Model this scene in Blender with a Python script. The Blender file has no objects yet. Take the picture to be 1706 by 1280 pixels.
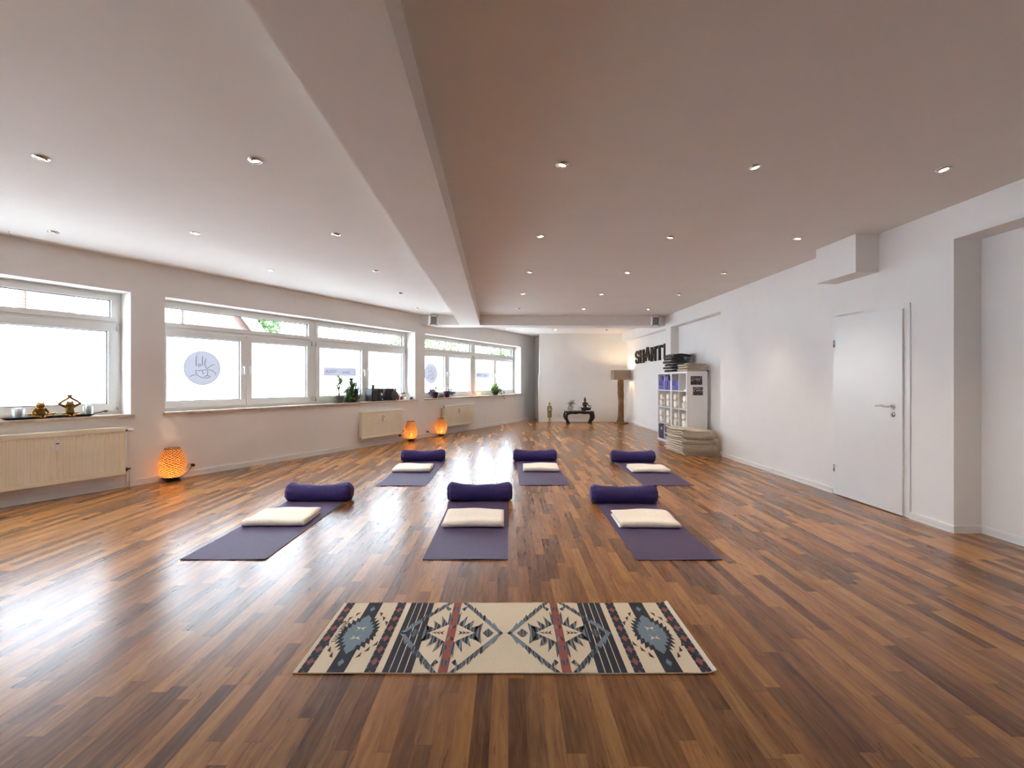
import bpy, math, random
from mathutils import Vector, Matrix
C = bpy.context.scene
COL = C.collection
random.seed(7)
PI = math.pi
# ------------------------------------------------------------------ camera, sky, exposure
F_PX, CX, CY, EYE = 750.0, 847.0, 635.0, 1.28        # focal length and principal point for a 1706x1280 frame
TH = math.atan(20 / 750.0)                           # the camera is turned a little to the right of the room's axis
CR = Vector((math.cos(TH), -math.sin(TH)))           # camera right / forward on the floor
CW = Vector((math.sin(TH), math.cos(TH)))
cd = bpy.data.cameras.new('camera'); cam = bpy.data.objects.new('camera', cd); COL.objects.link(cam)
cd.sensor_width = 36; cd.lens = 36 * F_PX / 1706
cd.shift_x = (853 - CX) / 1706; cd.shift_y = -(640 - CY) / 1706
cd.clip_end = 300
cam.location = (0, 0, EYE); cam.rotation_euler = (PI / 2, 0, -TH)
C.camera = cam
w = bpy.data.worlds.new('sky'); C.world = w; w.use_nodes = True
bg = w.node_tree.nodes['Background']
bg.inputs[0].default_value = (0.75, 0.875, 1.0, 1); bg.inputs[1].default_value = 19.0
sl_ = bpy.data.lights.new('sun', 'SUN'); sl_.energy = 22.0; sl_.angle = math.radians(1.0); sl_.color = (1, .95, .88)
sun = bpy.data.objects.new('sun', sl_); COL.objects.link(sun)      # from behind the studio, over its roof, onto the street and the house opposite
sun.rotation_euler = Vector((-.70, .45, -.95)).to_track_quat('-Z', 'Y').to_euler()
C.view_settings.view_transform = 'Standard'; C.view_settings.look = 'None'
C.view_settings.gamma = 1; C.view_settings.use_curve_mapping = False
C.view_settings.exposure = 0.45
C.cycles.max_bounces = 10; C.cycles.diffuse_bounces = 6; C.cycles.glossy_bounces = 4
C.cycles.transmission_bounces = 8; C.cycles.transparent_max_bounces = 12
C.cycles.use_denoising = True; C.cycles.denoiser = 'OPENIMAGEDENOISE'; C.cycles.denoising_input_passes = 'RGB_ALBEDO_NORMAL'; C.cycles.denoising_prefilter = 'NONE'; C.cycles.sample_clamp_indirect = 40
C.cycles.caustics_reflective = False; C.cycles.caustics_refractive = False
SPOT_W, WICKER_W, FLOORLAMP_W = 19.0, 3.2, 13.0

# ------------------------------------------------------------------ helpers
def fl(x, y):                       # camera-aligned floor coordinates (right, forward) -> world
    return CR * x + CW * y
WA = Vector((-5.01509, 4.68512)); WD = Vector((0.516208, 0.856463)); WN = Vector((0.856463, -0.516208))
WROT = math.atan2(WD.y, WD.x)       # the window wall's frame: x along the wall, -y into the room
def lw(s, off=0.0, z=0.0):
    p = WA + WD * s + WN * off
    return (p.x, p.y, z)

class MB:
    def __init__(s): s.v = []; s.f = []; s.m = []; s.sm = []; s.mi = 0; s.T = None; s.flat = False
    def add(s, vs, fs, smooth=False):
        n = len(s.v)
        if s.T is not None: vs = [s.T @ Vector(p) for p in vs]
        s.v += [tuple(p) for p in vs]
        for q in fs:
            s.f.append([i + n for i in q]); s.m.append(s.mi); s.sm.append(smooth)
        return s
    def box(s, x0, x1, y0, y1, z0, z1):
        v = [(x, y, z) for z in (z0, z1) for y in (y0, y1) for x in (x0, x1)]
        return s.add(v, [(0, 2, 3, 1), (4, 5, 7, 6), (0, 1, 5, 4), (2, 6, 7, 3), (0, 4, 6, 2), (1, 3, 7, 5)])
    def rbox(s, x0, x1, y0, y1, z0, z1, r=.01, n=3):      # box with rounded vertical edges and softened top and bottom
        pts = []
        for cx, cy, a in ((x1 - r, y1 - r, 0), (x0 + r, y1 - r, 90), (x0 + r, y0 + r, 180), (x1 - r, y0 + r, 270)):
            for k in range(n + 1):
                t = math.radians(a + 90 * k / n); pts.append((cx, cy, math.cos(t), math.sin(t)))
        rings = []
        for z, q in ((z0, r * .4), (z0 + r * .5, r), (z1 - r * .5, r), (z1, r * .4)):
            rings.append([(cx + c * q, cy + d * q, z) for cx, cy, c, d in pts])
        return s.loft(rings, True, True, False)
    def loft(s, rings, cap0=True, cap1=True, smooth=True, close=True):
        n = len(rings[0]); v = [p for r in rings for p in r]; f = []
        for i in range(len(rings) - 1):
            for j in range(n if close else n - 1):
                a, b = i * n + j, i * n + (j + 1) % n
                f.append((a, b, b + n, a + n))
        s.add(v, f, smooth)
        if cap0: s.add(list(rings[0]), [tuple(range(n))[::-1]])
        if cap1: s.add(list(rings[-1]), [tuple(range(n))])
        return s
    def lathe(s, prof, c=(0, 0, 0), n=24, cap0=True, cap1=True, sx=1, sy=1, smooth=True):
        rings = [[(c[0] + r * sx * math.cos(2 * PI * k / n), c[1] + r * sy * math.sin(2 * PI * k / n), c[2] + z) for k in range(n)] for r, z in prof]
        return s.loft(rings, cap0, cap1, smooth)
    def tube(s, pts, r, n=10, caps=True, smooth=True):
        pts = [Vector(p) for p in pts]; m = len(pts)
        rr = r if isinstance(r, (list, tuple)) else [r] * m
        rings = []; up = None
        for i, p in enumerate(pts):
            t = (pts[min(i + 1, m - 1)] - pts[max(i - 1, 0)]).normalized()
            if up is None:
                up = Vector((0, 0, 1)) if abs(t.z) < .9 else Vector((1, 0, 0))
            a = t.cross(up).normalized(); b = a.cross(t).normalized(); up = b
            rings.append([tuple(p + (a * math.cos(2 * PI * k / n) + b * math.sin(2 * PI * k / n)) * rr[i]) for k in range(n)])
        return s.loft(rings, caps, caps, smooth)
    def ell(s, c, r, n=14, m=9):
        if not isinstance(r, (tuple, list)): r = (r, r, r)
        rings = []
        for i in range(m + 1):
            a = -PI / 2 + PI * i / m; q = max(math.cos(a), .02)
            rings.append([(c[0] + r[0] * q * math.cos(2 * PI * k / n), c[1] + r[1] * q * math.sin(2 * PI * k / n), c[2] + r[2] * math.sin(a)) for k in range(n)])
        return s.loft(rings, True, True, True)
    def prism(s, poly, a, b, axis='z'):                    # polygon (ccw) extruded from a to b
        n = len(poly)
        if axis == 'z': mk = lambda p, h: (p[0], p[1], h)
        elif axis == 'y': mk = lambda p, h: (p[0], h, p[1])
        else: mk = lambda p, h: (h, p[0], p[1])
        v = [mk(p, a) for p in poly] + [mk(p, b) for p in poly]
        return s.add(v, [tuple(range(n))[::-1], tuple(range(n, 2 * n))] + [(i, (i + 1) % n, (i + 1) % n + n, i + n) for i in range(n)])
    def build(s, name, mats, parent=None, loc=None, rotz=0.0, bevel=0, sub=0, remesh=0, fix=True):
        me = bpy.data.meshes.new(name)
        me.from_pydata(s.v, [], s.f)
        if not isinstance(mats, (list, tuple)): mats = [mats]
        for m in mats: me.materials.append(m)
        for p, mi, sm in zip(me.polygons, s.m, s.sm):
            p.material_index = mi; p.use_smooth = sm
        if fix:
            import bmesh
            b = bmesh.new(); b.from_mesh(me)
            bmesh.ops.remove_doubles(b, verts=b.verts, dist=1e-5)
            bmesh.ops.recalc_face_normals(b, faces=b.faces); b.to_mesh(me); b.free()
        me.update()
        o = bpy.data.objects.new(name, me); COL.objects.link(o)
        if parent: o.parent = parent
        if loc is not None: o.location = loc
        if rotz: o.rotation_euler.z = rotz
        if remesh:
            r = o.modifiers.new('remesh', 'REMESH'); r.mode = 'VOXEL'; r.voxel_size = remesh; r.use_smooth_shade = True
            q = o.modifiers.new('smooth', 'SMOOTH'); q.iterations = 2; q.factor = .5
        if bevel:
            b = o.modifiers.new('bevel', 'BEVEL'); b.width = bevel; b.segments = 2; b.limit_method = 'ANGLE'
        if sub:
            q = o.modifiers.new('sub', 'SUBSURF'); q.levels = sub; q.render_levels = sub
        return o
def tag(o, label, cat, group=None):
    o['label'] = label; o['category'] = cat
    if group: o['group'] = group
    return o
def thing(name, label, cat, loc=(0, 0, 0), rotz=0.0, group=None):
    o = bpy.data.objects.new(name, None); COL.objects.link(o); o.empty_display_size = .1
    o.location = loc; o.rotation_euler.z = rotz
    return tag(o, label, cat, group)
def struct_root(name, loc=(0, 0, 0), rotz=0.0):
    o = bpy.data.objects.new(name, None); COL.objects.link(o); o.location = loc; o.rotation_euler.z = rotz
    o['kind'] = 'structure'; return o
def dup(root, label, loc, rotz=0.0, group=None):
    r = root.copy(); COL.objects.link(r); r.location = loc; r.rotation_euler.z = rotz
    r['label'] = label
    if group: r['group'] = group
    for ch in list(root.children):
        c = ch.copy(); COL.objects.link(c); c.parent = r
        for g in list(ch.children):
            d = g.copy(); COL.objects.link(d); d.parent = c
    return r

# ------------------------------------------------------------------ materials
def srgb(r, g, b):
    f = lambda c: (c / 255) / 12.92 if c / 255 <= .04045 else ((c / 255 + .055) / 1.055) ** 2.4
    return (f(r), f(g), f(b), 1)
class NT:
    def __init__(s, name):
        s.m = bpy.data.materials.new(name); s.m.use_nodes = True; s.t = s.m.node_tree
        s.b = s.t.nodes['Principled BSDF']; s.out = s.t.nodes['Material Output']
    def n(s, kind, **kw):
        o = s.t.nodes.new(kind)
        for k, v in kw.items(): setattr(o, k, v)
        return o
    def put(s, sock, v):
        if hasattr(v, 'links') or isinstance(v, bpy.types.NodeSocket): s.t.links.new(v, sock)
        elif v is not None: sock.default_value = v
    def math(s, op, a, b=None, c=None):
        o = s.n('ShaderNodeMath', operation=op); s.put(o.inputs[0], a)
        if b is not None: s.put(o.inputs[1], b)
        if c is not None: s.put(o.inputs[2], c)
        return o.outputs[0]
    def noise(s, vec, scale, detail=3, rough=.5, dist=0, out=0):
        o = s.n('ShaderNodeTexNoise'); s.put(o.inputs['Vector'], vec); o.inputs['Scale'].default_value = scale
        o.inputs['Detail'].default_value = detail; o.inputs['Roughness'].default_value = rough; o.inputs['Distortion'].default_value = dist
        return o.outputs[out]
    def ramp(s, fac, stops, interp='LINEAR'):
        o = s.n('ShaderNodeValToRGB'); s.put(o.inputs[0], fac); e = o.color_ramp.elements; o.color_ramp.interpolation = interp
        while len(e) < len(stops): e.new(.5)
        for q, (p, c) in zip(e, stops): q.position = p; q.color = c
        return o.outputs[0]
    def mix(s, fac, a, b, blend='MIX'):
        o = s.n('ShaderNodeMix', data_type='RGBA', blend_type=blend); s.put(o.inputs[0], fac); s.put(o.inputs[6], a); s.put(o.inputs[7], b)
        return o.outputs[2]
    def bump(s, h, strength=.2, dist=.01):
        o = s.n('ShaderNodeBump'); s.put(o.inputs['Height'], h); o.inputs['Strength'].default_value = strength; o.inputs['Distance'].default_value = dist
        s.t.links.new(o.outputs[0], s.b.inputs['Normal']); return o
    def obj(s): return s.n('ShaderNodeTexCoord').outputs['Object']
def mat(name, col, rough=.6, metal=0, var=.08, scale=20, bump=0, bscale=None, spec=None, sheen=0, coat=0, stretch=None):
    t = NT(name); co = t.obj()
    if stretch:
        mp = t.n('ShaderNodeMapping'); mp.inputs['Scale'].default_value = stretch; t.put(mp.inputs[0], co); co = mp.outputs[0]
    nz = t.noise(co, scale, 4)
    d = tuple(c * (1 - var * 1.6) for c in col[:3]) + (1,); l = tuple(min(1, c * (1 + var)) for c in col[:3]) + (1,)
    t.put(t.b.inputs['Base Color'], t.ramp(nz, [(.3, d), (.7, l)]))
    t.b.inputs['Roughness'].default_value = rough; t.b.inputs['Metallic'].default_value = metal
    if spec is not None: t.b.inputs['Specular IOR Level'].default_value = spec
    if sheen: t.b.inputs['Sheen Weight'].default_value = sheen; t.b.inputs['Sheen Roughness'].default_value = .4
    if coat: t.b.inputs['Coat Weight'].default_value = coat
    if bump: t.bump(t.noise(co, bscale or scale * 4, 3), bump, .01)
    return t.m

M = {}
M['wall'] = mat('wall_paint', (.83, .81, .785, 1), .75, var=.012, scale=3, bump=.06, bscale=160)
M['ceil'] = mat('ceiling_paint', (.80, .77, .73, 1), .85, var=.012, scale=2, bump=.04, bscale=150)
M['white'] = mat('white_lacquer', (.80, .795, .78, 1), .32, var=.01, scale=4)
M['pvc'] = mat('white_window_plastic', (.82, .83, .81, 1), .3, var=.01, scale=5)
M['skirt'] = mat('white_skirting', (.8, .79, .77, 1), .4, var=.02, scale=8)
M['gasket'] = mat('black_gasket', (.02, .025, .03, 1), .6)
M['sill'] = mat('window_sill_stone', srgb(200, 182, 165), .25, var=.12, scale=14)
M['radiator'] = mat('cream_radiator_enamel', srgb(238, 230, 208), .35, var=.02, scale=5)
M['chrome'] = mat('brushed_steel', (.62, .6, .58, 1), .22, 1, var=.03)
M['dark'] = mat('black_plastic', (.018, .02, .024, 1), .38, var=.2)
M['darkgrey'] = mat('dark_grey_plastic', (.06, .065, .07, 1), .5, var=.1)
M['grille'] = mat('grey_speaker_grille', (.22, .225, .24, 1), .6, var=.2, scale=300, bump=.3, bscale=600)
M['mat'] = mat('purple_yoga_mat', srgb(78, 64, 104), .55, var=.13, scale=90, bump=.5, bscale=260, spec=.55)
M['bolster'] = mat('deep_purple_cotton', srgb(50, 38, 104), .8, var=.12, scale=30, bump=.3, bscale=50, sheen=.15)
M['cream'] = mat('cream_wool', srgb(250, 243, 230), .9, var=.05, scale=60, bump=.25, bscale=300, sheen=.3)
M['felt'] = mat('beige_felt', srgb(206, 190, 166), .95, var=.1, scale=50, bump=.4, bscale=250, sheen=.2)
M['taupe'] = mat('taupe_felt', srgb(196, 182, 162), .95, var=.08, scale=50, bump=.4, bscale=250, sheen=.2)
M['charcoal'] = mat('charcoal_felt', srgb(54, 54, 60), .95, var=.15, scale=60, bump=.4, bscale=250, sheen=.2)
M['block'] = mat('violet_foam', srgb(88, 84, 168), .7, var=.05, scale=60)
M['bin'] = mat('dark_violet_card', srgb(58, 34, 74), .6, var=.05)
M['brass'] = mat('aged_brass', srgb(140, 104, 50), .34, .85, var=.3, scale=40, bump=.2, bscale=120)
M['bronze'] = mat('dark_bronze', srgb(58, 40, 32), .45, .5, var=.3, scale=30)
M['gilt'] = mat('weathered_gilt_wood', srgb(148, 132, 92), .55, .3, var=.3, scale=40, bump=.3, bscale=80)
M['blackwood'] = mat('black_lacquered_wood', (.014, .012, .012, 1), .28, var=.3)
M['trunk'] = mat('driftwood', srgb(128, 92, 56), .8, var=.45, scale=7, bump=.6, bscale=18, stretch=(6, 6, .8))
M['letter'] = mat('dark_aged_carved_wood', srgb(64, 54, 42), .7, var=.5, scale=22, bump=.7, bscale=40)
M['leaf'] = mat('green_leaf', srgb(120, 164, 66), .5, var=.3, scale=12)
M['leafdark'] = mat('dark_green_leaf', srgb(84, 116, 62), .5, var=.35, scale=14)
M['leafpurple'] = mat('purple_leaf', srgb(132, 96, 156), .5, var=.3, scale=14)
M['leafpale'] = mat('variegated_leaf', srgb(168, 202, 128), .5, var=.3, scale=14)
M['stem'] = mat('brown_stem', srgb(98, 82, 54), .8, var=.2)
M['pot'] = mat('grey_ceramic', srgb(112, 112, 118), .4, var=.1)
M['potpurple'] = mat('aubergine_ceramic', srgb(58, 38, 62), .35, var=.1)
M['red'] = mat('red_glaze', srgb(150, 62, 52), .4, var=.2)
M['yellow'] = mat('yellow_wax', srgb(226, 190, 92), .5)
M['blue'] = mat('blue_glaze', srgb(56, 66, 128), .4)
M['candle'] = mat('white_wax', srgb(246, 244, 240), .5, var=.01)
M['brick'] = None
M['pink'] = mat('pink_petal', srgb(196, 120, 150), .6, var=.2)
M['stone'] = mat('grey_stone', srgb(120, 116, 110), .8, var=.2)

def glass_mat(name, tint=(1, 1, 1, 1), gloss=.08):
    t = NT(name); t.t.nodes.remove(t.b)
    tr = t.n('ShaderNodeBsdfTransparent'); tr.inputs[0].default_value = tint
    gl = t.n('ShaderNodeBsdfGlossy'); gl.inputs['Roughness'].default_value = .02
    fr = t.n('ShaderNodeLayerWeight'); fr.inputs[0].default_value = .5
    mx = t.n('ShaderNodeMixShader'); t.put(mx.inputs[0], t.math('ADD', t.math('MULTIPLY', t.math('POWER', fr.outputs[1], 5.0), .8), .03 + gloss * .1)); t.put(mx.inputs[1], tr.outputs[0]); t.put(mx.inputs[2], gl.outputs[0])
    t.put(t.out.inputs[0], mx.outputs[0]); return t.m
M['glass'] = glass_mat('clear_glass')
M['vase'] = glass_mat('vase_glass', (.95, .98, .99, 1), .3)
def frost_mat(name, col, clear=.12):
    t = NT(name); t.t.nodes.remove(t.b); co = t.obj()
    tl = t.n('ShaderNodeBsdfTranslucent'); t.put(tl.inputs[0], t.ramp(t.noise(co, 30, 2), [(0, tuple(c * .97 for c in col[:3]) + (1,)), (1, col)]))
    tr = t.n('ShaderNodeBsdfTransparent')
    m1 = t.n('ShaderNodeMixShader'); m1.inputs[0].default_value = clear; t.put(m1.inputs[1], tl.outputs[0]); t.put(m1.inputs[2], tr.outputs[0])
    gl = t.n('ShaderNodeBsdfGlossy'); gl.inputs['Roughness'].default_value = .15
    m2 = t.n('ShaderNodeMixShader'); m2.inputs[0].default_value = .03; t.put(m2.inputs[1], m1.outputs[0]); t.put(m2.inputs[2], gl.outputs[0])
    t.put(t.out.inputs[0], m2.outputs[0]); return t.m
M['frost'] = frost_mat('frosted_window_film', (.93, .95, .97, 1), .10)
M['sticker'] = frost_mat('window_sticker_film', (.30, .285, .295, 1), .0)
M['stickerline'] = mat('sticker_print', (.10, .09, .11, 1), .7)
def emit_mat(name, col, strength):
    t = NT(name); t.b.inputs['Base Color'].default_value = col
    t.b.inputs['Emission Color'].default_value = col; t.b.inputs['Emission Strength'].default_value = strength; return t.m
M['bulb'] = emit_mat('lit_halogen_lens', (1, .74, .42, 1), 9)
M['wbulb'] = emit_mat('lit_warm_bulb', (1, .72, .42, 1), 60)
M['ember'] = emit_mat('lit_salt_stone', (1, .42, .22, 1), 1.1)

def wood_floor():
    t = NT('walnut_strip_floor'); co = t.n('ShaderNodeNewGeometry').outputs['Position']
    mp = t.n('ShaderNodeMapping'); mp.inputs['Rotation'].default_value = (0, 0, TH); t.put(mp.inputs[0], co)
    sp = t.n('ShaderNodeSeparateXYZ'); t.put(sp.inputs[0], mp.outputs[0]); u, v = sp.outputs[0], sp.outputs[1]
    W = .067
    cu = t.math('DIVIDE', u, W); col = t.math('FLOOR', cu); fu = t.math('FRACT', cu)
    def wn1(x):
        o = t.n('ShaderNodeTexWhiteNoise', noise_dimensions='1D'); t.put(o.inputs['W'], x); return o.outputs[0]
    r1 = wn1(col); L = t.math('ADD', t.math('MULTIPLY', wn1(t.math('ADD', col, .37)), .45), .42)
    vv = t.math('DIVIDE', t.math('ADD', v, t.math('MULTIPLY', r1, 7.0)), L); row = t.math('FLOOR', vv); fv = t.math('FRACT', vv)
    cb = t.n('ShaderNodeCombineXYZ'); t.put(cb.inputs[0], col); t.put(cb.inputs[1], row)
    wn = t.n('ShaderNodeTexWhiteNoise', noise_dimensions='2D'); t.put(wn.inputs[0], cb.outputs[0]); rnd = wn.outputs[0]
    sc = t.n('ShaderNodeSeparateColor'); t.put(sc.inputs[0], wn.outputs[1])
    def vec(su, sv, k):
        c = t.n('ShaderNodeCombineXYZ'); t.put(c.inputs[0], t.math('MULTIPLY', u, su)); t.put(c.inputs[1], t.math('MULTIPLY', v, sv)); t.put(c.inputs[2], t.math('MULTIPLY', rnd, k)); return c.outputs[0]
    big = t.noise(vec(11, 2.0, 90), 1, 3, .55, 1.6)
    veins = t.noise(vec(38, 1.5, 60), 1, 3, .55, 1.2)
    fine = t.noise(vec(260, 9, 40), 1, 2, .6, .3)
    wv = t.n('ShaderNodeTexWave', wave_type='BANDS', bands_direction='X'); t.put(wv.inputs['Vector'], vec(9, 2.2, 70)); wv.inputs['Scale'].default_value = .9
    wv.inputs['Distortion'].default_value = 14; wv.inputs['Detail'].default_value = 3; wv.inputs['Detail Scale'].default_value = 1.2
    f = t.math('MULTIPLY', rnd, .36)
    f = t.math('ADD', f, t.math('MULTIPLY', big, .34))
    f = t.math('ADD', f, t.math('MULTIPLY', wv.outputs[0], .06))
    f = t.math('ADD', f, t.math('MULTIPLY', veins, .22))
    f = t.math('ADD', f, .015)
    c = t.ramp(f, [(.28, srgb(90, 60, 39)), (.42, srgb(124, 87, 54)), (.54, srgb(149, 106, 65)), (.68, srgb(171, 125, 75)), (.84, srgb(194, 147, 91))])
    warm = t.mix(sc.outputs[1], c, t.mix(1.0, c, (1.04, .94, .88, 1), 'MULTIPLY'))
    vein = t.math('MINIMUM', t.math('MAXIMUM', t.math('MULTIPLY', t.math('SUBTRACT', .40, t.noise(vec(34, 2.6, 31), 1, 3, .6, 3)), 12.0), 0.0), 1.0)
    c2 = t.mix(t.math('MULTIPLY', vein, .55), warm, srgb(34, 20, 15))
    eu = t.math('LESS_THAN', t.math('ABSOLUTE', t.math('SUBTRACT', fu, .5)), .487)
    ev = t.math('LESS_THAN', t.math('ABSOLUTE', t.math('SUBTRACT', fv, .5)), .4965)
    gap = t.math('MULTIPLY', eu, ev)
    c3 = t.mix(gap, t.mix(1.0, c2, (.80, .77, .77, 1), 'MULTIPLY'), c2)
    t.put(t.b.inputs['Base Color'], c3)
    t.b.inputs['Roughness'].default_value = .25
    t.b.inputs['Specular IOR Level'].default_value = .48
    return t.m
M['floor'] = wood_floor()

# ------------------------------------------------------------------ room shell
ZC = 2.76
YB, YF, YR = 14.0, -4.4, 15.18     # altar wall, wall behind the camera, wall behind the altar wall
XR = 3.85
def S(mb, name, m, **k):
    o = mb.build(name, m, **k); o['kind'] = 'structure'; return o
s0 = (YF - WA.y) / WD.y - .6; s1 = (YR - WA.y) / WD.y
pl0, pl1 = lw(s0, -.40), lw(s1 + .4, -.40)
poly = [(pl0[0], pl0[1]), (4.6, YF - .3), (4.6, YR + .3), (pl1[0], pl1[1])]
S(MB().prism(poly, -.12, 0), 'floor', M['floor'])
S(MB().prism(poly, ZC, ZC + .25), 'ceiling', M['ceil'])
# the window wall with its three openings and one added (x along the wall, +y outwards)
WIN = [(-8.85, -4.06), (-3.70, 1.08), (1.442, 6.23), (6.563, 11.22)]     # the first, unseen beside and behind the camera, is added for foreground light
ZS, ZT = .875, 2.365
b = MB(); TW = .36
b.box(s0, s1 + .3, 0, TW, 0, ZS - .03); b.box(s0, s1 + .3, 0, TW, ZT, ZC)
edges = [s0] + [q for a in WIN for q in a] + [s1 + .3]
for i in range(0, len(edges), 2): b.box(edges[i], edges[i + 1], 0, TW, ZS - .03, ZT)
for a, e in WIN: pass
S(b, 'wall_left', M['wall'], loc=(WA.x, WA.y, 0), rotz=WROT)
# right wall: pier with the door, shallow niches before and behind it
b = MB(); X2 = 4.5; DY0, DY1, DZ = 4.08, 5.035, 2.01
NY = 3.69                                  # near niche ends here
b.box(XR, X2, NY, DY0, 0, ZC); b.box(XR, X2, DY0, DY1, DZ, ZC); b.box(XR + .12, X2, DY0, DY1, 0, DZ); b.box(XR, X2, DY1, 7.64, 0, ZC)
b.box(4.09, X2, YF, NY, 0, 2.475); b.box(XR, X2, YF, NY, 2.475, ZC)
b.box(4.03, X2, 7.64, 9.85, 0, 2.475); b.box(XR, X2, 7.64, 9.85, 2.475, ZC)
b.box(XR, X2, 9.85, 10.15, 0, ZC)
b.box(4.08, X2, 10.15, YR, 0, ZC); b.box(3.93, 4.08, 10.15, YB, 2.50, ZC)
S(b, 'wall_right', M['wall'])
S(MB().box(1.34, 4.08, YB, YB + .12, 0, ZC), 'wall_back', M['wall'])
S(MB().box(1.15, 4.5, YR, YR + .15, 0, ZC), 'wall_far', M['wall'])
S(MB().box(pl0[0], 4.5, YF - .2, YF, 0, ZC), 'wall_front', M['wall'])
# beams
ZB = 2.545
S(MB().box(-.828, -.372, YF, 10.2, ZB, ZC), 'trim_1', M['ceil'])
sx = (10.2 - WA.y) / WD.y; xl = WA.x + WD.x * sx; sx2 = (10.66 - WA.y) / WD.y; xl2 = WA.x + WD.x * sx2
S(MB().prism([(xl, 10.2), (XR, 10.2), (XR, 10.66), (xl2, 10.66)], ZB, ZC), 'trim_2', M['wall'])
S(MB().box(3.61, XR, 4.43, 4.99, 2.375, ZC), 'trim_3', M['wall'])      # boxed-in duct above the door
S(MB().box(1.315, 1.34, YB - .012, YB + .13, 0, 1.47), 'trim_4', M['white'])   # edge board at the free end of the altar wall
# skirtings
def skirt(b, x0, x1, y0, y1): b.box(x0, x1, y0, y1, 0, .062)
b = MB(); b.box(s0, s1, -.022, 0, 0, .07); b.box(s0, s1, -.028, 0, 0, .014)
S(b, 'baseboard_left', M['skirt'], loc=(WA.x, WA.y, 0), rotz=WROT)
b = MB()
for x, y0, y1 in ((XR, NY, DY0), (XR, DY1, 7.64), (4.09, YF, NY), (4.03, 7.66, 9.85), (XR, 9.85, 10.15), (4.08, 10.17, YB)):
    b.box(x - .015, x, y0, y1, 0, .062); b.box(x - .019, x, y0, y1, 0, .012); b.box(x - .018, x, y0, y1, .044, .052)
b.box(XR - .015, 4.09, NY - .015, NY, 0, .062)
S(b, 'baseboard_right', M['skirt'])
S(MB().box(1.34, 4.065, YB - .015, YB, 0, .05), 'baseboard_back', M['skirt'])

# ------------------------------------------------------------------ windows
FO = .27                                # inner face of the frame, measured outwards from the wall face
def ring(b, x0, x1, z0, z1, wl, wr, wb, wt, y0, y1):
    b.box(x0, x1, y0, y1, z0, z0 + wb); b.box(x0, x1, y0, y1, z1 - wt, z1)
    b.box(x0, x0 + wl, y0, y1, z0 + wb, z1 - wt); b.box(x1 - wr, x1, y0, y1, z0 + wb, z1 - wt)
def window(n, a, e):
    root = struct_root('window_%d' % n, (WA.x, WA.y, 0), WROT)
    mid = (a + e) / 2
    fr = MB(); sashes = []
    for x0, x1 in ((a, mid), (mid, e)):
        ring(fr, x0, x1, ZS, ZT, .055, .055, .05, .05, FO, FO + .07)
        fr.box(x0 + .055, x1 - .055, FO, FO + .07, 1.965, 2.02)             # transom
        h = (x0 + x1) / 2
        sashes += [(x0 + .045, h - .002, ZS + .04, 1.975, True, 1), (h + .002, x1 - .045, ZS + .04, 1.975, True, -1), (x0 + .045, x1 - .045, 2.01, ZT - .035, False, 0)]
    fr.build('window_frame', M['pvc'], root, bevel=.004)
    for x0, x1, z0, z1, frost, hd in sashes:
        w_ = .085 if frost else .055
        q = MB(); ring(q, x0, x1, z0, z1, w_, w_, w_, w_, FO - .018, FO + .055)
        so = q.build('sash', M['pvc'], root, bevel=.004)
        g = MB(); ring(g, x0 + w_ - .001, x1 - w_ + .001, z0 + w_ - .001, z1 - w_ + .001, .008, .008, .008, .008, FO + .012, FO + .05)
        g.build('gasket', M['gasket'], so)
        p = MB().box(x0 + w_, x1 - w_, FO + .028, FO + .034, z0 + w_, z1 - w_)
        p.build('pane', M['frost'] if frost else M['glass'], so)
        if hd:
            hx = x1 - .045 if hd > 0 else x0 + .045; hz = 1.50
            k = MB(); k.rbox(hx - .015, hx + .015, FO - .028, FO - .018, hz - .035, hz + .035, .006)
            k.tube([(hx, FO - .028, hz), (hx, FO - .055, hz), (hx, FO - .06, hz - .02), (hx, FO - .058, hz - .12)], [.008, .009, .011, .009], 8)
            k.build('window_handle', M['white'], so)
            ox = x0 - .004 if hd > 0 else x1 + .004
            k = MB()
            for zz in (z0 + .05, z1 - .04): k.tube([(ox, FO - .024, zz - .04), (ox, FO - .024, zz + .04)], .009, 8)
            k.build('hinge', M['chrome'], so)
    sl = MB(); sl.box(a, e, 0, FO + .02, ZS - .03, ZS); sl.box(a - .025, e + .03, -.035, 0.0, ZS - .03, ZS)
    sl.build('window_sill', M['sill'], root, bevel=.004)
    return root
for i, (a, e) in zip((4, 1, 2, 3), WIN): window(i, a, e)
def wloc(s, off, z): return lw(s, off, z)

# ------------------------------------------------------------------ door
dr = struct_root('door_1', (XR, 0, 0))
b = MB(); b.box(-.012, .10, DY0, DY0 + .07, 0, DZ); b.box(-.012, .10, DY1 - .06, DY1, 0, DZ); b.box(-.012, .10, DY0 + .07, DY1 - .06, DZ - .05, DZ)
b.box(.0, .0, 0, 0, 0, 0) if False else None
b.build('door_frame', M['white'], dr, bevel=.004)
lf = MB().box(-.030, .015, DY0 + .058, DY1 - .05, .008, 1.965).build('door_leaf', M['white'], dr, bevel=.003)
hy, hz = 4.235, 1.035
b = MB(); b.T = Matrix.Translation((-.030, hy, hz)) @ Matrix.Rotation(-PI / 2, 4, 'Y'); b.lathe([(.026, 0), (.026, .008), (.02, .011)], n=20)
b.T = Matrix.Translation((-.030, 0, 0))
b.tube([(-.01, hy, hz), (-.045, hy, hz), (-.056, hy + .015, hz), (-.056, hy + .07, hz + .004), (-.056, hy + .13, hz), (-.05, hy + .145, hz - .004)], [.009, .009, .010, .010, .008, .007], 10)
b.build('door_handle', M['chrome'], lf)
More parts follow.
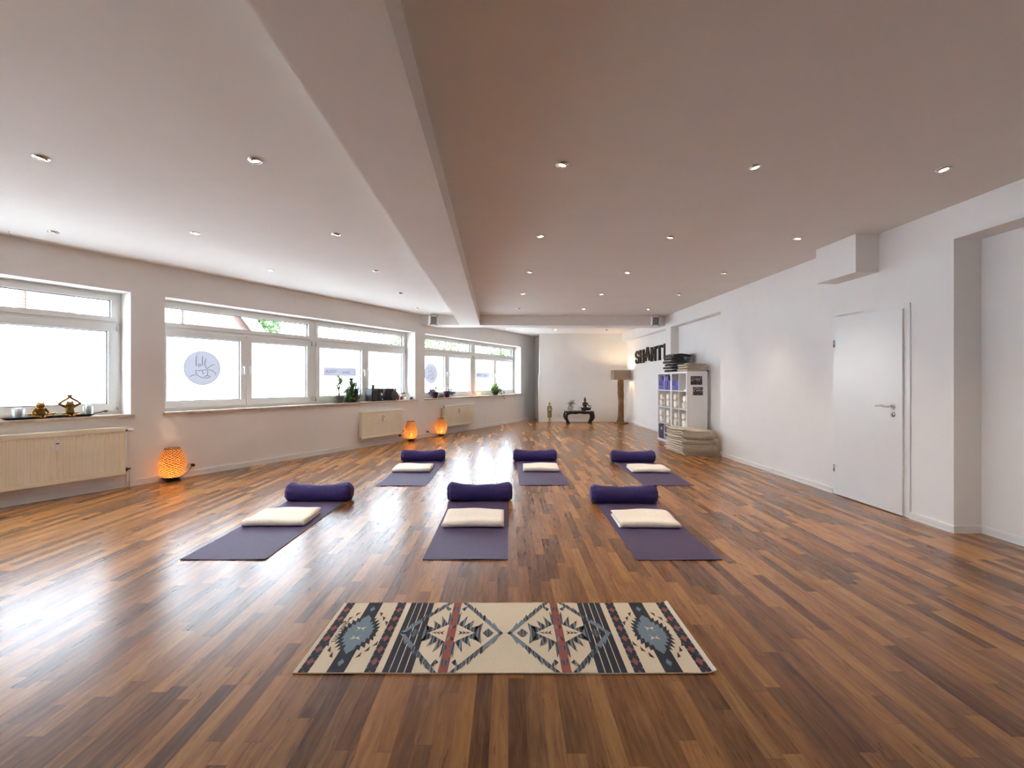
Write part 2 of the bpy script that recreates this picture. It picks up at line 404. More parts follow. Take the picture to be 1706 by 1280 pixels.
b = MB(); b.T = Matrix.Translation((-.030, hy, hz - .078)) @ Matrix.Rotation(-PI / 2, 4, 'Y'); b.lathe([(.025, 0), (.025, .007), (.018, .010)], n=20)
b.build('keyhole_plate', M['chrome'], lf)
b = MB(); b.box(-.0415, -.039, hy - .004, hy + .004, hz - .093, hz - .066); b.build('keyhole', M['gasket'], lf)
for zz in (1.70, .30):
    MB().tube([(-.034, DY1 - .045, zz - .04), (-.034, DY1 - .045, zz + .04)], .008, 8).build('hinge', M['chrome'], lf)

# ------------------------------------------------------------------ ceiling spotlights
xs = [(-4.39, 'nearest the windows'), (-3.01, 'middle one left of the beam'), (-1.615, 'just left of the beam'),
      (.45, 'just right of the beam'), (1.785, 'middle one right of the beam'), (3.12, 'nearest the right wall')]
ys = [(3.06, 'in the front row'), (4.58, 'in the second row'), (6.085, 'in the third row'), (7.61, 'in the fourth row'), (9.17, 'in the fifth row')]
def wall_x(y): return WA.x + WD.x * (y - WA.y) / WD.y
spots = []
for y, yt in ys:
    for x, xt in xs:
        if x > wall_x(y) + .25: spots.append((x, y, 'round recessed ceiling spotlight %s, %s' % (yt, xt)))
for x, xt in ((.31, 'leftmost'), (1.70, 'middle'), (3.18, 'rightmost')):
    spots.append((x, 12.9, 'small ceiling spotlight beyond the cross beam, %s of three' % xt))
def make_spot():
    t = thing('ceiling_spotlight', '', 'ceiling light')
    MB().lathe([(.044, .006), (.047, -.001), (.044, -.007), (.036, -.007), (.034, .004)], n=24, cap0=False, cap1=False).build('bezel', M['chrome'], t)
    b = MB(); b.T = Matrix.Rotation(math.radians(9), 4, 'Y') @ Matrix.Rotation(math.radians(6), 4, 'X')
    b.lathe([(.034, .002), (.034, -.012), (.028, -.012), (.026, -.004)], n=20, cap0=False, cap1=False)
    sw = b.build('swivel_ring', M['chrome'], t)
    b = MB(); b.T = Matrix.Rotation(math.radians(9), 4, 'Y') @ Matrix.Rotation(math.radians(6), 4, 'X')
    b.lathe([(.027, -.006), (.018, -.010), (.004, -.011)], n=16)
    b.build('lamp_lens', M['bulb'], t)
    return t
sp0 = make_spot()
for i, (x, y, lab) in enumerate(spots):
    rz = random.uniform(0, 6.28)
    if i == 0: o = sp0; o['label'] = lab; o.location = (x, y, ZC); o.rotation_euler.z = rz
    else: o = dup(sp0, lab, (x, y, ZC), rz)
    o['group'] = 'recessed ceiling spotlights'
    ld = bpy.data.lights.new('spot_light', 'SPOT'); ld.energy = SPOT_W; ld.color = (1, .80, .58); ld.spot_size = math.radians(84); ld.spot_blend = .8; ld.shadow_soft_size = .03
    lo = bpy.data.objects.new('spot_light', ld); COL.objects.link(lo); lo.parent = o; lo.location = (0, 0, -.02)
hk = MB(); hk.tube([(0, 0, .0), (0, 0, -.03), (.012, 0, -.045), (.02, 0, -.03)], .003, 6)
hk.build('ceiling_hook', M['chrome'], loc=(-4.805, 4.57, ZC)); tag(bpy.data.objects['ceiling_hook'], 'tiny metal hook in the ceiling at the left edge of the photo', 'hook')

# ------------------------------------------------------------------ radiators
def radiator(a, e, z0, z1, label, ribbed, valve_right, meter_s, two=True):
    t = thing('radiator', label, 'radiator', lw(a, 0, 0), WROT)
    L = e - a; b = MB()
    if ribbed:
        n = int(L / .05); pts = [(0, -.125)]
        for k in range(n):
            x = L * k / n; d = L / n
            pts += [(x + d * .2, -.125), (x + d * .35, -.118), (x + d * .75, -.118), (x + d * .9, -.125)]
        pts += [(L, -.125), (L, -.112), (0, -.112)]
        b.box(0, L, -.127, -.112, z1 - .045, z1); b.box(0, L, -.127, -.112, z0, z0 + .045)
        for k in range(n):                       # pointed ends of the pressed ribs
            x = L * k / n + L / n * .55; d = L / n * .28
            b.prism([(x - d, z1 - .045), (x + d, z1 - .045), (x, z1 - .066)], -.125, -.112, 'y')
            b.prism([(x - d, z0 + .045), (x, z0 + .066), (x + d, z0 + .045)], -.125, -.112, 'y')
        v = [(p[0], p[1]) for p in pts]; b.prism(v, z0 + .045, z1 - .045, 'z')
    else:
        b.box(0, L, -.125, -.112, z0, z1)
        b.box(.0, L, -.13, -.125, z0, z0 + .035); b.box(.0, L, -.13, -.125, z1 - .03, z1)
    b.build('front_panel', M['radiator'], t, bevel=.003)
    MB().box(.01, L - .01, -.055, -.04, z0 + .01, z1 - .005).build('rear_panel', M['radiator'], t, bevel=.003)
    b = MB(); n = int(L / .045)
    for k in range(n + 1):
        x = .02 + (L - .044) * k / n; b.box(x, x + .002, -.112, -.055, z0 + .03, z1 - .03)
    b.build('convector_fins', M['radiator'], t)
    MB().box(0, L, -.125, -.04, z1 - .002, z1 + .006).build('top_grille', M['radiator'], t, bevel=.002)
    for x in (.12, L - .12): MB().box(x, x + .03, -.04, 0, z0 + .1, z1 - .1).build('wall_bracket', M['radiator'], t)
    xv = L + .02 if valve_right else -.02; sg = 1 if valve_right else -1
    b = MB(); b.tube([(xv - sg * .03, -.08, z1 - .04), (xv + sg * .01, -.08, z1 - .04)], .011, 10)
    vb = b.build('valve', M['darkgrey'], t)
    b = MB(); b.T = Matrix.Translation((xv + sg * .01, -.08, z1 - .04)) @ Matrix.Rotation(sg * PI / 2, 4, 'Y')
    b.lathe([(.017, 0), (.021, .008), (.021, .04), (.016, .06), (.006, .063)], n=16); b.build('valve_knob', M['white'], vb)
    b = MB(); b.tube([(xv, -.08, z1 - .05), (xv, -.08, 0.002)], .008, 8); b.tube([(xv - sg * .005, -.08, z0 + .05), (xv + sg * .035, -.08, z0 + .05), (xv + sg * .035, -.08, .002)], .008, 8)
    b.build('supply_pipe', M['white'], t)
    b = MB(); b.tube([(xv + sg * .0, -.08, z0 + .03), (xv, -.08, z0 + .075)], .014, 10); b.tube([(xv, -.08, z0 + .05), (xv + sg * .03, -.11, z0 + .06)], .010, 8); b.build('return_valve', M['dark'], t)
    x = meter_s - a
    h = MB().rbox(x - .02, x + .02, -.155, -.130, z1 - .20, z1 - .085, .006).build('heat_meter', M['white'], t)
    MB().box(x - .014, x + .012, -.1565, -.155, z1 - .125, z1 - .115).build('display', M['gasket'], h)
    return t
radiator(-1.40, .985, .172, .73, 'long cream ribbed radiator under the frontmost window', True, True, .385)
radiator(4.60, 5.70, .175, .69, 'flat cream radiator under the middle window, beside a glowing lamp', False, True, 5.15)
radiator(7.14, 8.40, .18, .69, 'flat cream radiator under the farthest window, behind a glowing lamp', False, False, 7.72)

# ------------------------------------------------------------------ yoga mats, bolsters, folded blankets
def mat_mesh(L=1.83, Wd=.61, th=.005, seed=0):
    rn = random.Random(seed); nx, ny = 12, 30; b = MB()
    ph = rn.uniform(0, 6)
    top = []
    for j in range(ny + 1):
        for i in range(nx + 1):
            x = -Wd / 2 + Wd * i / nx; y = L * j / ny
            e = max(0, 1 - min(y, L - y) / .10)
            z = th + .0035 * e * e * (0.5 + .5 * math.sin(x * 9 + ph)) 
            top.append((x, y, z))
    bot = [(x, y, z - th + .0004) for x, y, z in top]; N = len(top); f = []
    for j in range(ny):
        for i in range(nx):
            a = j * (nx + 1) + i; f.append((a, a + 1, a + nx + 2, a + nx + 1)); f.append((a + N, a + nx + 1 + N, a + nx + 2 + N, a + 1 + N))
    ed = [i for i in range(nx)] ; 
    for i in range(nx): f.append((i, i + N, i + 1 + N, i + 1)); k = ny * (nx + 1) + i; f.append((k, k + 1, k + 1 + N, k + N))
    for j in range(ny):
        a = j * (nx + 1); f.append((a, a + nx + 1, a + nx + 1 + N, a + N)); a += nx; f.append((a, a + N, a + nx + 1 + N, a + nx + 1))
    return b.add(top + bot, f, False)
def bolster(seed, L=.67, R=.094):
    rn = random.Random(seed); b = MB(); n = 40; m = 34; rings = []
    a1, a2, a3 = rn.uniform(0, 6), rn.uniform(0, 6), rn.uniform(-.5, .5)
    xs_ = [-1 + 2 * k / m for k in range(m + 1)]
    for t in xs_:
        x = t * L / 2; e = abs(t)
        flare = .09 * max(0, (e - .45) / .55) ** 1.2
        rr = R * (.95 + flare)
        if e > .88: rr *= 1 - .30 * ((e - .88) / .12) ** 2.2
        ring_ = []
        for k in range(n):
            th_ = 2 * PI * k / n; c, s_ = math.cos(th_), math.sin(th_)
            rad = rr * (1 + .018 * math.sin(3 * th_ + a1 + 5 * t) + .02 * math.sin(t * 7 + a2) * max(0, s_) + .014 * math.sin(11 * t + 4 * th_ + a3))
            if e > .60: rad *= 1 + .05 * math.sin(9 * th_ + a1) * (e - .6) / .4        # gathers near the ends
            yy = c * rad * 1.08; zz = s_ * rad
            zz += .009 * abs(t) ** 3 * max(0, s_) - .006 * math.cos(t * 3 + a3) * max(0, s_)
            zz = max(zz, -R * .80)
            ring_.append((x, yy, zz))
        rings.append(ring_)
    b.loft(rings, False, False, True)
    body = b
    for sg, rg in ((-1, rings[0]), (1, rings[-1])):
        cap = [[(p[0] + sg * dx, p[1] * q, p[2] * q) for p in rg] for q, dx in ((1, 0), (.97, .006), (.8, .012), (.5, .010), (.1, .007))]
        body.loft(cap if sg > 0 else cap, False, True, True)
    return body, rings, R
def make_bolster(seed, loc, rotz, label):
    t = thing('bolster', label, 'bolster', loc, rotz, 'purple bolsters on the mats')
    body, rings, R = bolster(seed)
    zoff = R * .80
    body.T = None
    body.v = [(x, y, z + zoff) for x, y, z in body.v]
    body.build('cover', M['bolster'], t)
    for rg in (rings[0], rings[-1]):
        b = MB(); pts = [(p[0], p[1] * 1.005, p[2] * 1.005 + zoff) for p in rg]; pts.append(pts[0]); pts.append(pts[1])
        b.tube(pts, .0045, 6, caps=False); b.build('piping', M['bolster'], t)
    return t
def ribbon(path, th, x0, x1, nx=10, wob=None, seed=0, b=None):
    """cloth folded along a 2-D (y,z) path, thickness th, running from x0 to x1"""
    P = [Vector(p) for p in path]; n = len(P); out = []; inn = []
    for i, p in enumerate(P):
        t = (P[min(i + 1, n - 1)] - P[max(i - 1, 0)]).normalized(); nn = Vector((-t.y, t.x))
        out.append(p + nn * th / 2); inn.append(p - nn * th / 2)
    sec = [tuple(p) for p in out] + [tuple(p) for p in reversed(inn)]
    b = b or MB(); rings = []
    for k in range(nx + 1):
        u = k / nx; x = x0 + (x1 - x0) * u
        rings.append([(x, y, z) if wob is None else wob(x, y, z, u) for y, z in sec])
    return b.loft(rings, True, True, True)
def nested_u(y0, y1, layers, th, z0, bend_front=True, bulge=0.0):
    """paths of `layers` cloth layers (even) nested as U-folds; bend at y0"""
    paths = []; n = layers // 2; H = layers * th
    for k in range(n):
        zl = z0 + th * (k + .5); zh = z0 + H - th * (k + .5); r = (zh - zl) / 2; zc = (zh + zl) / 2
        p = [(y1 - .004 * k, zl)]
        for q in range(1, 7): p.append((y1 + (y0 + r - y1) * q / 7, zl))
        for q in range(0, 9):
            a = -PI / 2 - PI * q / 8
            p.append((y0 + r + th * k * 0 + r * math.cos(a) * 1.0 , zc + r * math.sin(a)))
        for q in range(1, 8): p.append((y0 + r + (y1 - y0 - r) * q / 7, zh))
        paths.append(p)
    return paths
def make_blanket(seed, Lx, Ly, H, loc, rotz, label, flip=1):
    rn = random.Random(seed); ph = rn.uniform(0, 6); b = MB(); th = H / 4
    def wob(x, y, z, u):
        e = min(u, 1 - u); cr = max(0, 1 - e / .10)
        yy = y + .004 * math.sin(x * 13 + ph)
        zz = z * (1 - .10 * cr * cr) + (z / H) * (.003 * math.sin(x * 16 + ph) + .004 * math.sin(y * 21 + ph) + .004 * math.sin(x * 7 - y * 9))
        xx = x + .006 * math.sin(z * 110 + ph) * cr
        return (xx * flip, yy, max(zz, .0005))
    for q_, p in enumerate(nested_u(0, Ly, 4, th * .97, .001)): ribbon(p, th * .66, -Lx / 2 + .009 * q_, Lx / 2 - .006 * q_, 18, wob, b=b)
    t = b.build('folded_blanket', M['cream'], loc=loc, rotz=rotz)
    return tag(t, label, 'blanket', 'folded cream blankets on the mats')
sets = [  # mat left x, front y, bolster (x0,x1,y), blanket (xc, y, w, rot)
    ('front row, left', -2.345, 3.215, (-2.023, 4.83, .02), (-2.055, 3.93, .53, .035)),
    ('front row, middle', -.613, 3.216, (-.305, 4.84, .035), (-.31, 3.90, .53, .01)),
    ('front row, right', .917, 3.205, (1.215, 4.75, -.015), (1.225, 3.88, .52, -.03)),
    ('back row, left', -1.615, 5.476, (-1.36, 7.20, .09), (-1.36, 6.27, .52, .02)),
    ('back row, middle', .134, 5.50, (.425, 7.22, -.03), (.465, 6.30, .50, -.015)),
    ('back row, right', 1.662, 5.50, (1.965, 7.12, -.02), (1.975, 6.22, .51, -.03)),
]
extra = {0: 'lit blue by the window glare', 1: 'between the other two front mats', 2: 'darkest of the front row',
         3: 'nearest the farther floor lamps', 4: 'in front of the altar table line', 5: 'nearest the shelf and blanket pile'}
for i, (nm, mx, my, (bx, by, br), (kx, ky, kw, kr)) in enumerate(sets):
    row, side = nm.split(', ')
    p = fl(mx + .305, my)
    o = mat_mesh(seed=i).build('yoga_mat', M['mat'], loc=(p.x, p.y, .0005), rotz=-TH)
    tag(o, 'thin purple yoga mat, %s of the %s' % ({'left': 'leftmost', 'middle': 'middle one', 'right': 'rightmost'}[side], row), 'yoga mat', 'purple yoga mats')
    p = fl(bx, by)
    make_bolster(i + 3, (p.x, p.y, .0065), -TH + br, 'dark purple round bolster on the %s mat of the %s' % (side, row))
    p = fl(kx, ky)
    make_blanket(i * 3 + 1, kw, .40, .060, (p.x, p.y, .0068), -TH + kr, 'folded cream blanket lying on the %s mat of the %s' % (side, row), 1 if i % 2 else -1)

# ------------------------------------------------------------------ patterned cotton yoga rug
def rug():
    cols = {'cream': srgb(240, 226, 200), 'navy': srgb(50, 52, 64), 'steel': srgb(128, 148, 162), 'red': srgb(166, 94, 86), 'brown': srgb(84, 66, 54), 'white': srgb(238, 230, 216)}
    mats = []
    for k, c in cols.items(): mats.append(mat('rug_cotton_' + k, c, .92, var=.06, scale=180, bump=.35, bscale=420))
    def striped(nm, scale):
        t = NT(nm); sp = t.n('ShaderNodeSeparateXYZ'); t.put(sp.inputs[0], t.obj())
        f = t.math('FRACT', t.math('MULTIPLY', sp.outputs[0], scale))
        t.put(t.b.inputs['Base Color'], t.ramp(f, [(0, cols['navy']), (.22, cols['steel']), (.5, cols['brown']), (.72, cols['steel']), (.86, cols['navy'])], 'CONSTANT'))
        t.b.inputs['Roughness'].default_value = .92; t.bump(t.noise(t.obj(), 400, 2), .3, .01); return t.m
    mats += [striped('rug_cotton_striped_wide', 26), striped('rug_cotton_striped_fine', 60)]
    CI = {'cream': 0, 'navy': 1, 'steel': 2, 'red': 3, 'brown': 4, 'white': 5, 'st': 6, 'sf': 7}
    U, V = .925, .309; TK = .006
    b = MB()
    GX = sorted([-.925 + 1.85 * i / 60 for i in range(61)] + [.885]); GY = [-.309, -.284, -.259, -.17, -.085, 0, .085, .17, .259, .284, .309]; nx, ny = len(GX) - 1, len(GY) - 1
    def hz(x, y):                                   # the cloth lies almost flat with faint ripples along its long edges
        e = max(0, 1 - (V - abs(y)) / .05)
        return TK + .0022 * e * (0.5 + .5 * math.sin(x * 8.5 + 1)) + (.012 * max(0, (x - .885) / .04) if x > .885 else 0)
    T = [(GX[i], GY[j]) for j in range(ny + 1) for i in range(nx + 1)]
    top = [(x, y, hz(x, y)) for x, y in T]; bot = [(x, y, z - TK + .0005) for x, y, z in top]; N = len(top); f = []
    for j in range(ny):
        for i in range(nx):
            a = j * (nx + 1) + i; f += [(a, a + 1, a + nx + 2, a + nx + 1), (a + N, a + nx + 1 + N, a + nx + 2 + N, a + 1 + N)]
    for i in range(nx): k = ny * (nx + 1) + i; f += [(i, i + N, i + 1 + N, i + 1), (k, k + 1, k + 1 + N, k + N)]
    for j in range(ny): a = j * (nx + 1); c = a + nx; f += [(a, a + nx + 1, a + nx + 1 + N, a + N), (c, c + N, c + nx + 1 + N, c + nx + 1)]
    b.add(top + bot, f, False)
    layer = [0]
    def clip(poly):
        for ax, sg, lim in ((0, 1, U), (0, -1, U), (1, 1, V), (1, -1, V)):
            out = []
            for k in range(len(poly)):
                p, q = poly[k], poly[(k + 1) % len(poly)]; ip, iq = sg * p[ax] <= lim, sg * q[ax] <= lim
                if ip: out.append(p)
                if ip != iq:
                    t = (sg * lim - p[ax]) / (q[ax] - p[ax]); out.append((p[0] + (q[0] - p[0]) * t, p[1] + (q[1] - p[1]) * t))
            poly = out
            if len(poly) < 3: return []
        return poly
    def pg(poly, col, lv):                        # one printed patch; diced into a fine mesh so it follows the ripples
        poly = clip(poly)
        if len(poly) < 3: return
        b.mi = CI[col]
        x0 = min(p[0] for p in poly); x1 = max(p[0] for p in poly)
        y0 = min(p[1] for p in poly); y1 = max(p[1] for p in poly)
        cy = [y0] + [v for v in (-.284, -.259, .259, .284) if y0 < v < y1] + [y1]
        cx = sorted([x0 + (x1 - x0) * i / max(1, int((x1 - x0) / .06) + 1) for i in range(max(1, int((x1 - x0) / .06) + 1) + 1)] + ([.885] if x0 < .885 < x1 else []))
        def cut(P, ax, lim, sg):
            out = []
            for k in range(len(P)):
                p, q = P[k], P[(k + 1) % len(P)]; ip, iq = sg * p[ax] <= sg * lim + 1e-9, sg * q[ax] <= sg * lim + 1e-9
                if ip: out.append(p)
                if ip != iq:
                    t = (lim - p[ax]) / (q[ax] - p[ax]); out.append((p[0] + (q[0] - p[0]) * t, p[1] + (q[1] - p[1]) * t))
            return out
        for i in range(len(cx) - 1):
            P = cut(cut(poly, 0, cx[i], -1), 0, cx[i + 1], 1)
            for j in range(len(cy) - 1):
                Q = cut(cut(P, 1, cy[j], -1), 1, cy[j + 1], 1) if len(P) > 2 else []
                if len(Q) < 3: continue
                R_ = []
                for p in Q:
                    if not R_ or (abs(p[0] - R_[-1][0]) + abs(p[1] - R_[-1][1])) > 1e-6: R_.append(p)
                if len(R_) < 3: continue
                area = sum(R_[k][0] * R_[(k + 1) % len(R_)][1] - R_[(k + 1) % len(R_)][0] * R_[k][1] for k in range(len(R_)))
                if area < 0: R_.reverse()
                b.add([(x, y, hz(x, y) + .0006 + .0004 * lv) for x, y in R_], [tuple(range(len(R_)))])
    def rect(x0, x1, y0, y1, c, lv): pg([(x0, y0), (x1, y0), (x1, y1), (x0, y1)], c, lv)
    def dia(x, y, a, c_, c, lv): pg([(x - a, y), (x, y - c_), (x + a, y), (x, y + c_)], c, lv)
    for s in (-1, 1):
        def R2(a, e, c, lv): rect(min(s * a, s * e), max(s * a, s * e), -V, V, c, lv)
        for a, e in ((.408, .437), (.442, .471), (.476, .505), (.509, .537), (.567, .615), (.702, .780), (.860, .905)): R2(a, e, 'navy', 0)
        R2(.913, U, 'white' if s > 0 else 'cream', 0)
        for a, e in ((.567, .615), (.860, .905)):
            m_ = s * (a + e) / 2; hw = (e - a) / 2
            for k in range(8):
                v = .322 - .092 * k
                dia(m_, v, .015, .030, 'red', 1)
                for q in (-1, 1):
                    pg([(m_ + q * hw, v - .014), (m_ + q * hw, v + .014), (m_ + q * (hw - .008), v)], 'steel', 1)
                    pg([(m_ + q * hw, v + .040), (m_ + q * hw, v + .052), (m_ + q * (hw - .010), v + .046)], 'steel', 1)
        # eagle-like motif over the wide stripe
        mx = s * .741
        half = [(0, .205), (.020, .165), (.034, .155), (.034, .135), (.055, .15), (.050, .112), (.075, .13), (.066, .086), (.088, .10), (.078, .055), (.098, .066), (.086, .022), (.100, .03), (.090, 0)]
        out = [(x, y) for x, y in half] + [(x, -y) for x, y in reversed(half[:-1])] + [(-x, -y) for x, y in half[1:]] + [(-x, y) for x, y in reversed(half[1:-1])]
        cx_ = [(mx + x * 1.22, y * 1.12) for x, y in out]
        def fan(outl, col, lv):                    # star-shaped outline as a fan of triangles
            for k in range(len(outl)): pg([(mx, 0), outl[k], outl[(k + 1) % len(outl)]], col, lv)
        fan([(mx + x * .96, y * .98) for x, y in out], 'navy', 1)
        ins = [(0, .175), (.026, .135), (.026, .10), (.044, .108), (.040, .075), (.058, .082), (.054, .045), (.070, .05), (.062, .012), (.074, .014), (.064, 0)]
        o2 = [(x, y) for x, y in ins] + [(x, -y) for x, y in reversed(ins[:-1])] + [(-x, -y) for x, y in ins[1:]] + [(-x, y) for x, y in reversed(ins[1:-1])]
        fan([(mx + x, y) for x, y in o2], 'steel', 2)
        for q in (-1, 1):
            pg([(mx - .026, q * .012), (mx - .012, q * .035), (mx - .026, q * .058), (mx, q * .045)], 'cream', 3)
            pg([(mx + .026, q * .012), (mx, q * .045), (mx + .026, q * .058), (mx + .012, q * .035)], 'cream', 3)
            dia(mx, q * .238, .014, .028, 'steel', 2)
            for sd in (-1, 1):
                for k in range(3):
                    x0 = mx + sd * (.052 + .026 * k); y0 = q * (.205 - .045 * k)
                    pg([(x0, y0), (x0 + sd * .020, y0 - q * .012), (x0 + sd * .016, y0 - q * .048)], 'brown', 2)
                    pg([(x0 - sd * .014, y0 + q * .004), (x0 - sd * .002, y0 - q * .006), (x0 - sd * .002, y0 - q * .045)], 'cream', 2)
        # medallion
        c0 = s * .272; hw = .262; hh = .384
        for q in (-1, 1):
            for sd in (-1, 1):
                tip = (c0 + sd * hw, 0); apx = (c0, q * hh)
                d = Vector((apx[0] - tip[0], apx[1] - tip[1])); Ln = d.length; d.normalize()
                nn = Vector((sd * abs(d.y), q * abs(d.x)))          # outward
                bw = .020
                def P(t, o): return (tip[0] + d.x * t + nn.x * o, tip[1] + d.y * t + nn.y * o)
                NS = 9
                for k in range(NS):
                    t0, t1 = Ln * k / NS * .93, Ln * (k + 1) / NS * .93
                    cc = 'steel' if k < 3 else ('st' if k % 2 else 'sf')
                    pg([P(t0, -bw), P(t1, -bw), P(t1, 0), P(t0, 0)], cc, 2)
                    if k > 0 and k < 8:
                        base0, base1 = P(t0, 0), P(t1, 0)
                        pg([base0, base1, (base1[0] + sd * .004, base0[1] + q * (.050 + .010 * (k % 2)))], cc, 2)
                # cream step-cross at the rug's long edge
                pg([(c0 + sd * .052, q * V), (c0 + sd * .085, q * (V - .035)), (c0 + sd * .12, q * V)], 'cream', 3)
        # red band and its ornaments
        rb = c0 - s * 0.0 + (.0 if s > 0 else -.0)
        rect(c0 - .021, c0 + .021, -V, V, 'red', 1)
        # inner medallion: cream lozenge with a crown of striped teeth
        iw, ih = .115, .098
        nt = 4
        for q in (-1, 1):
            for sd in (-1, 1):
                for k in range(nt):
                    t0, t1 = k / nt, (k + 1) / nt
                    a0 = (c0 + sd * iw * (1 - t0), q * ih * t0); a1 = (c0 + sd * iw * (1 - t1), q * ih * t1)
                    hgt = .075 + .020 * k
                    ap = (a0[0] + sd * .030 * (1 - .3 * k), a0[1] + q * hgt)
                    pg([a0, a1, (a1[0] + sd * .004, a1[1] + q * .018), ap], 'sf' if k == 3 else 'st', 3)
                pg([(c0 + sd * (iw + .004), 0), (c0 + sd * (iw + .004), q * .05), (c0 + sd * (iw + .04), q * .095), (c0 + sd * (iw + .032), 0)], 'st', 3)
                pg([(c0 + sd * .028, q * .238), (c0 + sd * .045, q * .215), (c0 + sd * .075, q * .29)], 'st', 3)
                pg([(c0 - sd * .001, q * .235), (c0 + sd * .018, q * .20), (c0 + sd * .010, q * .275)], 'sf', 3)
        dia(c0, 0, iw, ih, 'cream', 4)
        for sd in (-1, 1):
            dia(c0 + sd * .185, 0, .028, .040, 'sf', 3)
            for k in range(3):
                x = c0 + sd * (.036 + .018 * k)
                pg([(x, .020 - .004 * k), (x + sd * .022, 0), (x, -.020 + .004 * k), (x + sd * .008, 0)], 'brown' if k % 2 else 'navy', 5)
            pg([(c0 + sd * .085, .006), (c0 + sd * .100, 0), (c0 + sd * .085, -.006)], 'steel', 5)
        rect(c0 - .021, c0 + .021, -ih, ih, 'red', 5)
        for q in (-1, 1):
            for sd in (-1, 1): pg([(c0 + sd * .002, q * .030), (c0 + sd * .017, q * .050), (c0 + sd * .014, q * .078), (c0 + sd * .004, q * .062)], 'brown' if sd > 0 else 'steel', 6)
            dia(c0, q * .10, .020, .022, 'red', 6)
    return b, mats, hz
b, mats, hz = rug()
p = fl(-.016, 2.272)
ro = b.build('patterned_rug', mats, loc=(p.x, p.y, .0005), rotz=-TH, fix=False)
tag(ro, 'cream cotton rug with blue, red and brown diamond pattern, in the foreground', 'rug')
def text(body, size, m, parent, matrix, ext=.0004, name='lettering', sh=0):
    cu = bpy.data.curves.new(name, 'FONT'); cu.body = body; cu.size = size; cu.extrude = ext; cu.align_x = 'CENTER'; cu.align_y = 'CENTER'; cu.shear = sh
    tmp = bpy.data.objects.new(name, cu); COL.objects.link(tmp); bpy.context.view_layer.update()
    me = bpy.data.meshes.new_from_object(tmp.evaluated_get(bpy.context.evaluated_depsgraph_get()))
    bpy.data.objects.remove(tmp); bpy.data.curves.remove(cu)
    if not me.materials: me.materials.append(m)
    o = bpy.data.objects.new(name, me); COL.objects.link(o); o.parent = parent; o.matrix_local = matrix; return o
text('SAVNET MATS', .034, M['dark'], ro, Matrix.Translation((-.838, .018, .0078)) @ Matrix.Rotation(-PI / 2, 4, 'Z') @ Matrix.Diagonal((.9, 1, 1, 1)), name='printed_lettering', sh=.1)

# ------------------------------------------------------------------ wicker floor lamps with plug cords
def make_wicker():
    t = NT('woven_wicker'); t.t.nodes.remove(t.b); tc = t.n('ShaderNodeTexCoord'); sp = t.n('ShaderNodeSeparateXYZ'); t.put(sp.inputs[0], tc.outputs['Object'])
    ang = t.math('ARCTAN2', sp.outputs[1], sp.outputs[0])
    a = t.math('SINE', t.math('MULTIPLY', ang, 15.0)); h = t.math('SINE', t.math('MULTIPLY', sp.outputs[2], 210.0))
    wv = t.math('MULTIPLY', a, h); nz = t.noise(tc.outputs['Object'], 60, 2)
    f = t.math('ADD', t.math('ADD', t.math('MULTIPLY', wv, .42), .02), t.math('MULTIPLY', nz, .95))
    col = t.ramp(f, [(.15, (.16, .075, .03, 1)), (.5, (.50, .29, .14, 1)), (.85, (.95, .72, .42, 1))])
    tl = t.n('ShaderNodeBsdfTranslucent'); t.put(tl.inputs[0], col); df = t.n('ShaderNodeBsdfDiffuse'); t.put(df.inputs[0], col)
    m1 = t.n('ShaderNodeMixShader'); m1.inputs[0].default_value = .42; t.put(m1.inputs[1], tl.outputs[0]); t.put(m1.inputs[2], df.outputs[0])
    tr = t.n('ShaderNodeBsdfTransparent'); tr.inputs[0].default_value = (1, .62, .3, 1)
    gap = t.math('GREATER_THAN', f, .86)
    m2 = t.n('ShaderNodeMixShader'); t.put(m2.inputs[0], t.math('MULTIPLY', gap, .75)); t.put(m2.inputs[1], m1.outputs[0]); t.put(m2.inputs[2], tr.outputs[0])
    t.put(t.out.inputs[0], m2.outputs[0]); return t.m
M['wicker'] = make_wicker()
